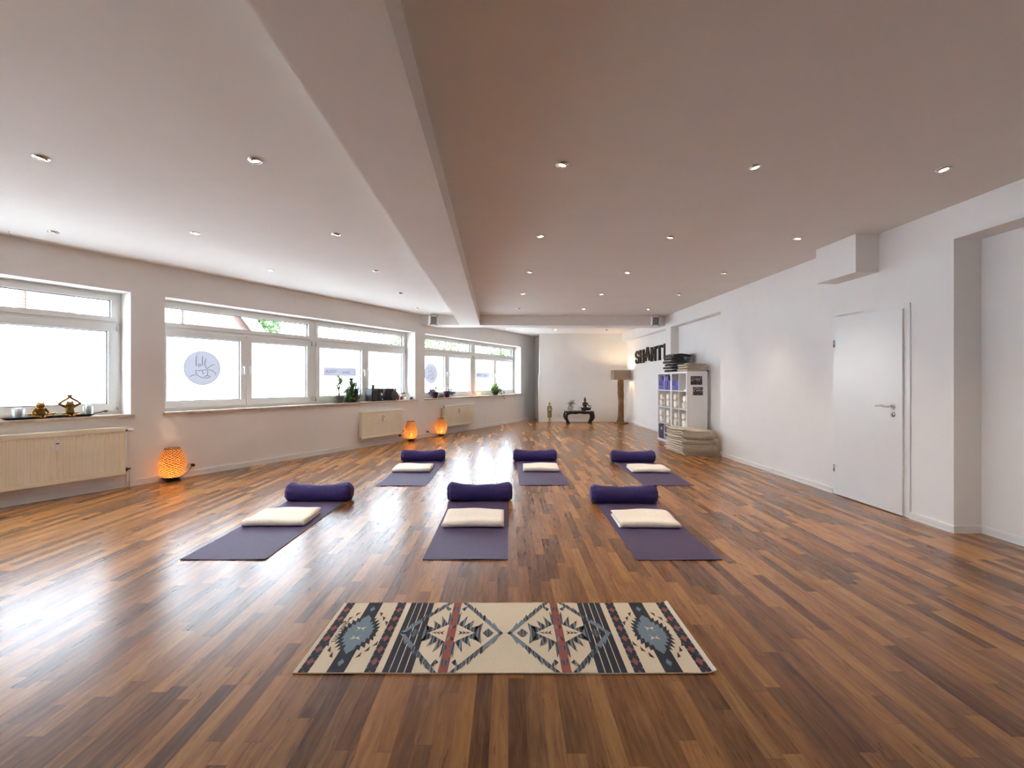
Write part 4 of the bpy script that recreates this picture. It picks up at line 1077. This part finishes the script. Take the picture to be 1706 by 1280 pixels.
# window 1: black tray with two frogs and two glass candle holders
t = thing('serving_tray', 'long narrow black metal tray with curled handles on the front sill', 'tray', sill(.38, -.07), WROT)
b = MB(); L_ = .33
b.loft([[(-L_, -.055, .004), (L_, -.055, .004), (L_, .055, .004), (-L_, .055, .004)], [(-L_ - .04, -.075, .026), (L_ + .04, -.075, .026), (L_ + .04, .075, .026), (-L_ - .04, .075, .026)], [(-L_ - .036, -.071, .026), (L_ + .036, -.071, .026), (L_ + .036, .071, .026), (-L_ - .036, .071, .026)], [(-L_, -.052, .007), (L_, -.052, .007), (L_, .052, .007), (-L_, .052, .007)]], smooth=False)
b.box(-L_, L_, -.05, .05, 0, .004); b.build('tray_body', M['dark'], t)
for sg in (-1, 1):
    b = MB(); b.tube([(sg * (L_ + .035), 0, .025), (sg * (L_ + .10), 0, .035), (sg * (L_ + .15), 0, .055), (sg * (L_ + .175), 0, .052), (sg * (L_ + .165), 0, .040), (sg * (L_ + .14), 0, .043)], .006, 8); b.build('handle', M['dark'], t)
def frog(label, s_, pose):
    t = thing('frog_figurine', label, 'figurine', sill(s_, -.07, .0075), WROT)
    b = MB(); b.ell((0, 0, .050), (.040, .034, .046)); b.ell((0, -.004, .078), (.036, .030, .034)); b.ell((0, -.008, .118), (.040, .034, .026)); b.ell((0, -.026, .112), (.030, .018, .014))
    for sx in (-1, 1):
        b.ell((sx * .020, -.012, .140), (.011, .011, .011))
        limb(b, [(sx * .020, 0, .024), (sx * .075, -.018, .022), (sx * .095, -.03, .015), (sx * .030, -.050, .012), (sx * .012, -.056, .010)], [.020, .018, .012, .011, .013])
        for k in range(3): limb(b, [(sx * .014, -.054, .009), (sx * (.002 + .012 * k), -.072, .007)], [.005, .004])
        if pose == 'rest':
            limb(b, [(sx * .036, 0, .092), (sx * .058, -.004, .060), (sx * .066, -.018, .034), (sx * .108, -.028, .036)], [.013, .012, .009, .008])
            for k in range(3): limb(b, [(sx * .106, -.028, .036), (sx * (.122 - .002 * k), -.034 + .010 * k, .040 + .006 * k)], [.005, .004])
        else:
            limb(b, [(sx * .034, 0, .094), (sx * .066, -.002, .110), (sx * .100, -.002, .122), (sx * .060, -.004, .150), (sx * .010, -.006, .180), (sx * .006, -.006, .192)], [.015, .013, .012, .011, .011, .012])
            for k in range(3): limb(b, [(sx * .006, -.006, .188), (sx * (.006 + .010 * k), -.006, .214 - .004 * k)], [.006, .005])
    b.build('body', M['brass'], t, remesh=.004); t.scale = (.95, 1.15, 1.15)
    return t
frog('golden frog figurine sitting with hands on its knees, on the black tray', .31, 'rest')
frog('golden frog figurine with arms raised over its head, on the black tray', .545, 'up')
def candle_glass(s_, label):
    t = thing('candle_holder', label, 'candle holder', sill(s_, -.07, .0075), WROT, 'glass candle holders on the tray')
    MB().lathe([(.046, 0), (.048, .01), (.048, .105), (.0455, .105), (.0455, .012), (.001, .010)], n=28).build('glass_cup', M['vase'], t)
    MB().lathe([(.025, .013), (.025, .115), (.022, .118), (.002, .116)], n=20).build('candle', M['candle'], t)
    return t
candle_glass(.145, 'clear glass candle holder with white candle, left of the two frogs')
candle_glass(.705, 'clear glass candle holder with white candle, right of the two frogs')
# window 2: plants, stereo, jars
rn = random.Random(21)
t = thing('potted_dracaena', 'spindly green plant in grey pot, left end of the sill group', 'plant', sill(4.27, -.12), WROT)
MB().lathe([(.060, 0), (.075, .01), (.088, .11), (.092, .13), (.084, .13), (.080, .11), (.002, .11)], n=22).build('pot', M['pot'], t)
b = MB(); b.tube([(0, 0, .10), (.012, 0, .18), (0, 0, .24), (-.03, 0, .32)], [.022, .012, .010, .007], 8); b.tube([(.0, 0, .23), (.03, .01, .30), (.045, .0, .38)], [.009, .007, .005], 8); b.tube([(-.0, 0, .24), (0, -.01, .34), (.01, 0, .44)], [.008, .006, .004], 8)
b.build('stem', M['stem'], t); b = MB()
for c0_, n_ in (((-.03, 0, .32), 26), ((.045, 0, .38), 24), ((.01, 0, .44), 26)):
    for k in range(n_):
        a = k * 2.4; el = rn.uniform(-.1, 1.4); zz = rn.uniform(-.07, .03)
        leaf(b, (c0_[0], c0_[1], c0_[2] + zz), (math.cos(a), math.sin(a) * .7, el), rn.uniform(.11, .19), .022, 1.1, 5)
b.build('leaves', M['leaf'], t, fix=False)
b = MB()
for k in range(14):
    x0 = rn.uniform(-.11, .0); b.tube([(x0 * .4, -.02, .12), (x0 - .05, -.03, .20), (x0 - .09, -.03, rn.uniform(.10, .22)), (x0 - .12, -.04, rn.uniform(.0, .12))], .0012, 4)
    for q in range(5): leaf(b, (x0 - .02 * q, -.03, rn.uniform(.03, .22)), (rn.uniform(-1, 1), -.4, rn.uniform(-.5, .5)), .026, .010, .4, 3)
b.build('thin_tendrils', M['leafpale'], t, fix=False)
t = thing('trailing_plant', 'dense dark green trailing plant in black pot beside the stereo', 'plant', sill(4.58, -.12), WROT)
MB().lathe([(.085, 0), (.10, .01), (.125, .19), (.118, .26), (.108, .26), (.11, .20), (.002, .20)], n=22, sy=.85).build('pot', M['darkgrey'], t)
b = MB()
for k in range(420):
    a = rn.uniform(0, 2 * PI); h_ = rn.uniform(.02, .30); r_ = .10 + .035 * math.sin(h_ * 9)
    p_ = (r_ * math.cos(a), r_ * .8 * math.sin(a), h_)
    leaf(b, p_, (math.cos(a) * .7, math.sin(a) * .7, rn.uniform(-1.2, .9)), rn.uniform(.05, .11), rn.uniform(.012, .024), .5, 3)
for k in range(26): a = rn.uniform(0, 6.28); leaf(b, (rn.uniform(-.06, .06), rn.uniform(-.04, .04), .24), (math.cos(a) * .3, math.sin(a) * .3, 1), rn.uniform(.12, .26), .03, .25, 4)
b.build('foliage', M['leafdark'], t, fix=False)
b = MB(); b.tube([(-.02, 0, .22), (-.03, 0, .33), (-.02, 0, .42)], [.016, .012, .012], 8); b.build('stalk', M['leafdark'], t)
b = MB()
for k in range(10): a = k * .7; leaf(b, (-.02, 0, .40), (math.cos(a), math.sin(a) * .6, 1.0), .085, .034, .4)
b.build('stalk_crown', M['bronze'], t, fix=False)
b = MB(); b.tube([(.02, -.10, .01), (.05, -.135, -.03), (.075, -.14, -.10)], .002, 5); b.build('hanging_tendril', M['leafpale'], t)
# hi-fi speakers
t = thing('stereo_unit', 'black boxy stereo with silver dial and grooved side, on the middle sill', 'stereo', sill(5.20, -.12), WROT - .0)
b = MB(); b.rbox(-.20, .10, -.09, .10, 0, .255, .012); b.build('housing', M['dark'], t, bevel=.004)
b = MB()
for k in range(6): b.rbox(-.185, -.055, -.100, -.088, .03 + .036 * k, .052 + .036 * k, .004)
b.build('grooved_side_panel', M['darkgrey'], t)
MB().rbox(-.045, .095, -.102, -.088, .012, .243, .008).build('front_panel', M['dark'], t)
b = MB(); b.T = Matrix.Translation((.03, -.100, .135)) @ Matrix.Rotation(PI / 2, 4, 'X'); b.lathe([(.048, 0), (.050, .008), (.040, .012), (.036, .004)], n=24); b.build('dial_ring', M['darkgrey'], t)
b = MB(); b.T = Matrix.Translation((.034, -.106, .135)) @ Matrix.Rotation(PI / 2, 4, 'X'); b.lathe([(.024, 0), (.026, .010), (.018, .016)], n=24); b.build('silver_knob', M['chrome'], t)
MB().box(.045, .07, -.104, -.101, .03, .042).build('label_badge', M['chrome'], t)
t = thing('round_front_speaker', 'black speaker with big round bulging cone, right of the stereo', 'speaker', sill(5.56, -.11), WROT)
MB().rbox(-.19, .13, -.085, .10, 0, .250, .02).build('housing', M['dark'], t, bevel=.004)
b = MB(); b.T = Matrix.Translation((.045, -.083, .105)) @ Matrix.Rotation(PI / 2, 4, 'X'); b.lathe([(.096, 0), (.098, .02), (.088, .034), (.070, .024), (.040, .016), (.03, .026), (.002, .034)], n=30); b.build('woofer', M['darkgrey'], t)
b = MB(); b.T = Matrix.Translation((.045, -.083, .222)) @ Matrix.Rotation(PI / 2, 4, 'X'); b.lathe([(.024, 0), (.024, .01), (.012, .006), (.002, .012)], n=20); b.build('tweeter', M['chrome'], t)
t = thing('horned_incense_bowl', 'small dark bowl with horn-like tips standing on top of the stereo', 'bowl', sill(5.11, -.12, .2555), WROT)
MB().lathe([(.032, 0), (.034, .012), (.02, .025), (.022, .04), (.042, .055), (.048, .07), (.042, .07), (.03, .058), (.002, .055)], n=20).build('bowl', M['bronze'], t)
for sg in (-1, 1): MB().tube([(sg * .042, 0, .064), (sg * .062, 0, .078), (sg * .082, 0, .10 + (.012 if sg > 0 else 0))], [.007, .005, .002], 7).build('horn', M['bronze'], t)
b = MB(); b.tube([(-.05, 0, .006), (-.02, 0, .022), (.04, 0, .020), (.06, 0, .012)], [.004, .007, .006, .003], 8); b.lathe([(.016, 0), (.01, .018)], n=12)
tag(b.build('sculpted_bird', M['bronze'], loc=sill(5.50, -.10, .2505), rotz=WROT), 'tiny dark bird-like ornament lying on the round-front speaker', 'ornament')
def jar(s_, off, r, h, m, label, name='small_jar', lid=None):
    t = thing(name, label, 'jar', sill(s_, off), WROT)
    MB().lathe([(r * .85, 0), (r, .006), (r, h * .7), (r * .8, h * .86), (r * .8, h)], n=18).build('body', m, t)
    if lid: MB().lathe([(r * .84, h), (r * .84, h + .014), (r * .7, h + .018)], n=18).build('lid', lid, t)
    return t
jar(5.79, -.09, .028, .105, M['red'], 'slim red-brown jar right next to the round-front speaker')
jar(5.86, -.06, .026, .075, M['red'], 'short red-brown jar, second right of the round-front speaker')
jar(5.91, -.10, .020, .120, M['candle'], 'slim white bottle between the red jars and the glass jar', 'small_bottle', M['red'])
t = thing('glass_jar', 'clear glass jar with dark lid behind the white box on the sill', 'jar', sill(6.02, -.14), WROT)
MB().lathe([(.045, 0), (.052, .01), (.055, .09), (.040, .125), (.037, .125), (.051, .09), (.048, .014), (.002, .012)], n=22).build('glass_body', M['vase'], t)
MB().lathe([(.041, .125), (.041, .15), (.036, .153)], n=22).build('lid', M['darkgrey'], t)
o = MB().rbox(-.045, .045, -.03, .03, 0, .06, .006).build('small_box', M['candle'], loc=sill(6.00, -.045), rotz=WROT); tag(o, 'small white box in front of the glass jar on the sill', 'box')
o = MB().lathe([(.026, 0), (.028, .01), (.026, .11), (.004, .112)], n=18).build('pillar_candle', M['yellow'], loc=sill(6.085, -.10)); tag(o, 'yellow pillar candle right of the glass jar', 'candle')
t = thing('tealight_globe', 'pale glass globe with dark base near the right end of the middle sill', 'candle holder', sill(6.155, -.17), WROT)
MB().lathe([(.02, .03), (.046, .06), (.055, .10), (.042, .14), (.028, .152), (.026, .152), (.04, .138), (.052, .10), (.044, .062), (.002, .034)], n=22).build('glass_globe', M['vase'], t)
MB().lathe([(.035, 0), (.03, .02), (.018, .034)], n=18).build('foot', M['darkgrey'], t)
jar(6.145, -.035, .030, .055, M['blue'], 'small dark blue jar at the right end of the middle sill', 'small_jar', M['candle'])
jar(6.195, -.075, .020, .075, M['darkgrey'], 'tiny black bottle at the right corner of the middle sill', 'small_bottle')
# window 3: purple plants, ceramic group, glowing stone, ivy
def leafy(t, cx_, cz, rx, rz, n, m, L_=(.04, .08), Wd=.03, seed=1, nm='foliage', cy_=0, spike=.3):
    r = random.Random(seed); b = MB()
    for k in range(n):
        a = r.uniform(0, 6.28); q = math.sqrt(r.random()); e = r.uniform(-1, 1)
        p_ = (cx_ + rx * q * math.cos(a), cy_ + rx * .5 * q * math.sin(a), cz + rz * e * math.sqrt(max(0, 1 - q * q)) )
        leaf(b, p_, (math.cos(a), math.sin(a), r.uniform(-.3, 1) + spike), r.uniform(*L_), Wd, .6, 3)
    return b.build(nm, m, t, fix=False)
t = thing('purple_plant', 'purple leaved plant in aubergine pot, left end of the far sill', 'plant', sill(7.04, -.09), WROT)
MB().lathe([(.045, 0), (.05, .01), (.078, .13), (.080, .145), (.070, .145), (.066, .12), (.002, .12)], n=20).build('pot', M['potpurple'], t)
leafy(t, -.13, .13, .10, .10, 150, M['leafpurple'], seed=3); leafy(t, -.01, .19, .07, .06, 60, M['leaf'], seed=4, nm='green_leaves')
b = MB()
for k in range(6): x = -.13 + rn.uniform(-.06, .06); b.tube([(-.03, 0, .12), (x, 0, .2), (x + rn.uniform(-.03, .03), 0, rn.uniform(.24, .32))], .003, 5)
b.build('stems', M['leafpurple'], t)
t = thing('white_topped_plant', 'aubergine pot with white bloom and purple leaves, second on the far sill', 'plant', sill(7.50, -.09), WROT)
MB().lathe([(.05, 0), (.055, .01), (.088, .13), (.090, .15), (.080, .15), (.075, .12), (.002, .12)], n=20).build('pot', M['potpurple'], t)
leafy(t, -.03, .20, .08, .04, 90, M['candle'], seed=6, nm='white_bloom', Wd=.022); leafy(t, .12, .17, .06, .05, 60, M['leaf'], seed=7, nm='green_leaves'); leafy(t, .20, .09, .09, .07, 130, M['leafpurple'], seed=8)
o = MB(); o.lathe([(.06, 0), (.075, .02), (.07, .07), (.05, .10), (.03, .108)], n=18, sx=1.3); o.ell((.05, -.03, .05), (.035, .03, .04)); o.ell((-.05, -.03, .045), (.03, .03, .035))
tag(o.build('stone_ornament', M['stone'], loc=sill(7.27, -.10), rotz=WROT), 'small grey-green stone ornament between the two aubergine pots', 'ornament')
t = thing('salt_light', 'small glowing orange salt light alone on the far sill', 'candle holder', sill(8.95, -.10), WROT)
MB().lathe([(.05, 0), (.062, .03), (.058, .065), (.035, .095), (.02, .10)], n=16).build('salt_body', M['ember'], t)
ld = bpy.data.lights.new('ember_light', 'POINT'); ld.energy = .5; ld.color = (1, .5, .25); ld.shadow_soft_size = .03
lo = bpy.data.objects.new('ember_light', ld); COL.objects.link(lo); lo.parent = t; lo.location = (0, -.03, .13)
t = thing('ivy_plant', 'variegated ivy in a pot trailing over the far sill edge', 'plant', sill(9.80, -.08), WROT)
MB().lathe([(.06, 0), (.065, .01), (.085, .12), (.078, .12), (.002, .11)], n=20).build('pot', M['darkgrey'], t)
leafy(t, -.0, .17, .20, .15, 330, M['leafpale'], (.04, .075), .045, 12); leafy(t, .05, .12, .19, .12, 160, M['leafdark'], (.04, .07), .04, 13, 'dark_leaves')  # pale leaves with a darker green set among them
b = MB(); b.tube([(.10, -.02, .10), (.22, -.05, .14), (.32, -.06, .12), (.34, -.10, .0)], .003, 5); b.tube([(.1, -.04, .05), (.2, -.11, .02), (.26, -.12, -.10)], .003, 5); b.tube([(.15, -.02, .12), (.34, -.02, .20), (.42, -.02, .22)], .003, 5)
for p_ in ((.22, -.05, .14), (.28, -.055, .13), (.33, -.08, .06), (.34, -.10, .0), (.23, -.12, -.04), (.26, -.12, -.10), (.18, -.1, .02), (.30, -.02, .18), (.36, -.02, .21), (.42, -.02, .22), (.25, -.02, .16)):
    for q in range(3): leaf(b, p_, (rn.uniform(-1, 1), rn.uniform(-1, 0), rn.uniform(-.4, .8)), .065, .042, .5, 3)
b.build('trailing_shoots', M['leafdark'], t, fix=False)

# ------------------------------------------------------------------ stickers on the frosted panes
def sticker(s_, z, kind, label):
    off = -(FO + .028) + .0012
    t = thing('window_sticker', label, 'sticker', lw(s_, off, z), WROT)
    Y0, Y1 = -.0008, 0.0
    if kind == 'round':
        R_ = .245; b = MB(); pts = [(R_ * math.cos(2 * PI * k / 64), R_ * math.sin(2 * PI * k / 64)) for k in range(64)]
        b.prism(pts, Y0, Y1, 'y'); b.build('film', M['sticker'], t)
        b = MB()
        def st(pts, r=.0035): b.tube([(x * R_, -.0015, z_ * R_) for x, z_ in pts], [r * .3] + [r] * (len(pts) - 2) + [r * .3], 5)
        def bez(p0, p1, p2, n=10): return [((1 - u) ** 2 * p0[0] + 2 * u * (1 - u) * p1[0] + u * u * p2[0], (1 - u) ** 2 * p0[1] + 2 * u * (1 - u) * p1[1] + u * u * p2[1]) for u in [k / n for k in range(n + 1)]]
        ring_ = [(.97 * math.cos(2 * PI * k / 60), .97 * math.sin(2 * PI * k / 60)) for k in range(62)]; st(ring_, .0018)
        st(bez((-.66, -.52), (-.58, -.38), (-.30, -.40))); st(bez((-.30, -.40), (0, -.62), (.12, -.56))); st(bez((.05, -.50), (.35, -.38), (.42, -.50))); st(bez((.12, -.56), (.3, -.62), (.45, -.46)))
        st(bez((-.35, -.10), (-.38, -.25), (-.30, -.38))); st(bez((-.02, -.10), (-.02, -.22), (.06, -.38))); st(bez((-.28, -.14), (-.15, -.18), (-.05, -.10)))
        st(bez((-.24, .20), (-.12, .32), (-.10, .14), 8)); st(bez((-.10, .14), (-.18, .02), (-.24, .20), 8)); st(bez((-.33, .72), (-.36, .45), (-.34, .10))); st(bez((.0, .72), (-.02, .45), (.0, .12)))
        st(bez((.20, .58), (.02, .20), (.26, -.05))); st(bez((.26, -.05), (.40, .22), (.68, .22))); st(bez((.30, -.08), (.70, -.12), (.74, -.42))); st(bez((.26, -.08), (.32, -.3), (.22, -.44))); st(bez((.26, -.06), (.1, -.1), (.02, -.10)))
        b.build('line_drawing', M['stickerline'], t)
    else:
        b = MB(); b.T = Matrix.Identity(4); hw_, hh_ = .38, .078; r = .02; pts = []
        for cx_, cz_, a0 in ((hw_ - r, hh_ - r, 0), (-hw_ + r, hh_ - r, 90), (-hw_ + r, -hh_ + r, 180), (hw_ - r, -hh_ + r, 270)):
            for k in range(5): a = math.radians(a0 + 22.5 * k); pts.append((cx_ + r * math.cos(a), cz_ + r * math.sin(a)))
        b.prism(pts, Y0, Y1, 'y'); b.build('film', M['sticker'], t)
        flip = Matrix.Diagonal((-1, 1, 1, 1))
        text('YOGA', .088, M['stickerline'], t, Matrix.Translation((-.21, -.0012, 0)) @ Matrix.Rotation(PI / 2, 4, 'X') @ flip)
        text('Shanti', .075, M['stickerline'], t, Matrix.Translation((.14, -.0012, -.008)) @ Matrix.Rotation(PI / 2, 4, 'X') @ flip, sh=.35)
    return t
sticker(2.035, 1.465, 'round', 'large round grey sticker of a meditating figure on the middle window')
sticker(4.455, 1.455, 'sign', 'long grey sign sticker with mirrored lettering behind the sill plants')
sticker(7.14, 1.46, 'round', 'round grey sticker on the leftmost pane of the far window')
sticker(9.47, 1.445, 'sign', 'small grey sign sticker on the far window above the ivy')

# ------------------------------------------------------------------ outside: street, brick house, trees
S(MB().box(-60, 60, .36, 60, -.55, -.40), 'street_ground', mat('pale_paving', (.34, .33, .31, 1), .9), loc=(WA.x, WA.y, 0), rotz=WROT)
def brick_mat():
    t = NT('red_brick'); sp = t.n('ShaderNodeSeparateXYZ'); t.put(sp.inputs[0], t.obj()); cb = t.n('ShaderNodeCombineXYZ'); t.put(cb.inputs[0], sp.outputs[0]); t.put(cb.inputs[1], sp.outputs[2])
    br = t.n('ShaderNodeTexBrick'); t.put(br.inputs['Vector'], cb.outputs[0]); br.inputs['Scale'].default_value = 1; br.inputs['Brick Width'].default_value = .25; br.inputs['Row Height'].default_value = .075; br.inputs['Mortar Size'].default_value = .008
    br.inputs['Color1'].default_value = (.10, .052, .042, 1); br.inputs['Color2'].default_value = (.075, .038, .031, 1); br.inputs['Mortar'].default_value = (.10, .085, .078, 1)
    t.put(t.b.inputs['Base Color'], br.outputs[0]); t.b.inputs['Roughness'].default_value = .9; return t.m
M['brick'] = brick_mat()
t = thing('brick_house', 'red brick gabled house across the street, seen through the top panes', 'house', (WA.x, WA.y, -.40), WROT)
gab = [(-3.0, 0), (8.6, 0), (8.6, 1.9), (2.8, 9.0), (-3.0, 1.9)]
b = MB(); b.prism(gab, 8.0, 15.0, 'y'); b.build('walls', M['brick'], t)
b = MB()
for (x0, z0_), (x1, z1_) in (((8.95, 1.48), (2.8, 9.0)), ((2.8, 9.0), (-3.35, 1.48))):
    d = Vector((x1 - x0, z1_ - z0_)).normalized(); nn = Vector((d.y, -d.x)); 
    b.prism([(x0, z0_), (x0 + nn.x * .22, z0_ + nn.y * .22), (x1 + nn.x * .22, z1_ + nn.y * .22), (x1, z1_)], 7.85, 15.2, 'y')
b.build('roof', mat('roof_tiles', (.12, .10, .10, 1), .8), t)
b = MB()
for (x0, z0_), (x1, z1_) in (((8.98, 1.45), (2.8, 8.97)), ((2.8, 8.97), (-3.38, 1.45))):
    d = Vector((x1 - x0, z1_ - z0_)).normalized(); nn = Vector((-d.y, d.x)) if x0 > 5 else Vector((-d.y, d.x))
    b.prism([(x0, z0_), (x1, z1_), (x1 + nn.x * .16, z1_ + nn.y * .16), (x0 + nn.x * .16, z0_ + nn.y * .16)], 7.80, 7.86, 'y')
b.build('verge_board', M['pvc'], t)
for x0, x1 in ((.75, 1.95), (2.95, 3.75), (4.25, 5.22)):
    b = MB(); b.T = None; ring(b, x0, x1, 2.55, 4.25, .09, .09, .09, .09, 7.96, 8.04); f_ = b.build('window', M['pvc'], t)
    MB().box(x0 + .09, x1 - .09, 7.98, 8.02, 2.64, 4.16).build('pane', mat('house_pane', (.35, .40, .44, 1), .1), f_)
for x in (2.13, 5.33): MB().tube([(x, 7.90, 0), (x, 7.90, 6.2)], .05, 10).build('downpipe', mat('zinc_pipe', (.10, .12, .20, 1), .5), t)
def tree(x, y, h, r, n, seed, m, label):
    t = thing('leafy_tree', label, 'tree', lw(x, -y, -.40), WROT); rn = random.Random(seed)
    b = MB(); b.tube([(0, 0, 0), (.05, 0, h * .3), (0, .05, h * .6), (.1, 0, h * .85)], [.16, .13, .09, .03], 10)
    for k in range(6): a = k * 1.05; b.tube([(0, 0, h * .35 + .1 * k), (r * .4 * math.cos(a), r * .4 * math.sin(a), h * .55), (r * .75 * math.cos(a), r * .75 * math.sin(a), h * .7)], [.06, .04, .01], 6)
    b.build('trunk', M['stem'], t); b = MB()
    for k in range(n):
        a, q, e = rn.uniform(0, 6.28), rn.random() ** .4, rn.uniform(-1, 1)
        rr = r * q * math.sqrt(1 - e * e) * (1 + .2 * math.sin(3 * a)); p_ = Vector((rr * math.cos(a), rr * math.sin(a), h * .62 + h * .42 * q * e))
        d = Vector((rn.uniform(-1, 1), rn.uniform(-1, 1), rn.uniform(-.6, .6))).normalized(); s_ = d.cross(Vector((rn.uniform(-1, 1), rn.uniform(-1, 1), 1))).normalized(); L_ = rn.uniform(.10, .18)
        b.add([tuple(p_ - s_ * L_ * .4), tuple(p_ + d * L_), tuple(p_ + s_ * L_ * .4), tuple(p_ - d * L_)], [(0, 1, 2, 3)])
    b.build('crown', m, t, fix=False); return t
lm = mat('outdoor_leaf', (.06, .12, .035, 1), .7, var=.4, scale=1.5)
tree(12.6, 17.5, 8.2, 2.0, 8000, 3, lm, 'green tree beside the gable of the brick house')
for k, (x, y) in enumerate(((17.6, 10), (22.3, 11), (27.0, 10), (31.6, 11))):
    tree(x, y, 6.0, 1.7, 1500, 20 + k, lm, ('bushy tree outside the far window, %s' % ('leftmost', 'second from left', 'third from left', 'rightmost')[k]))
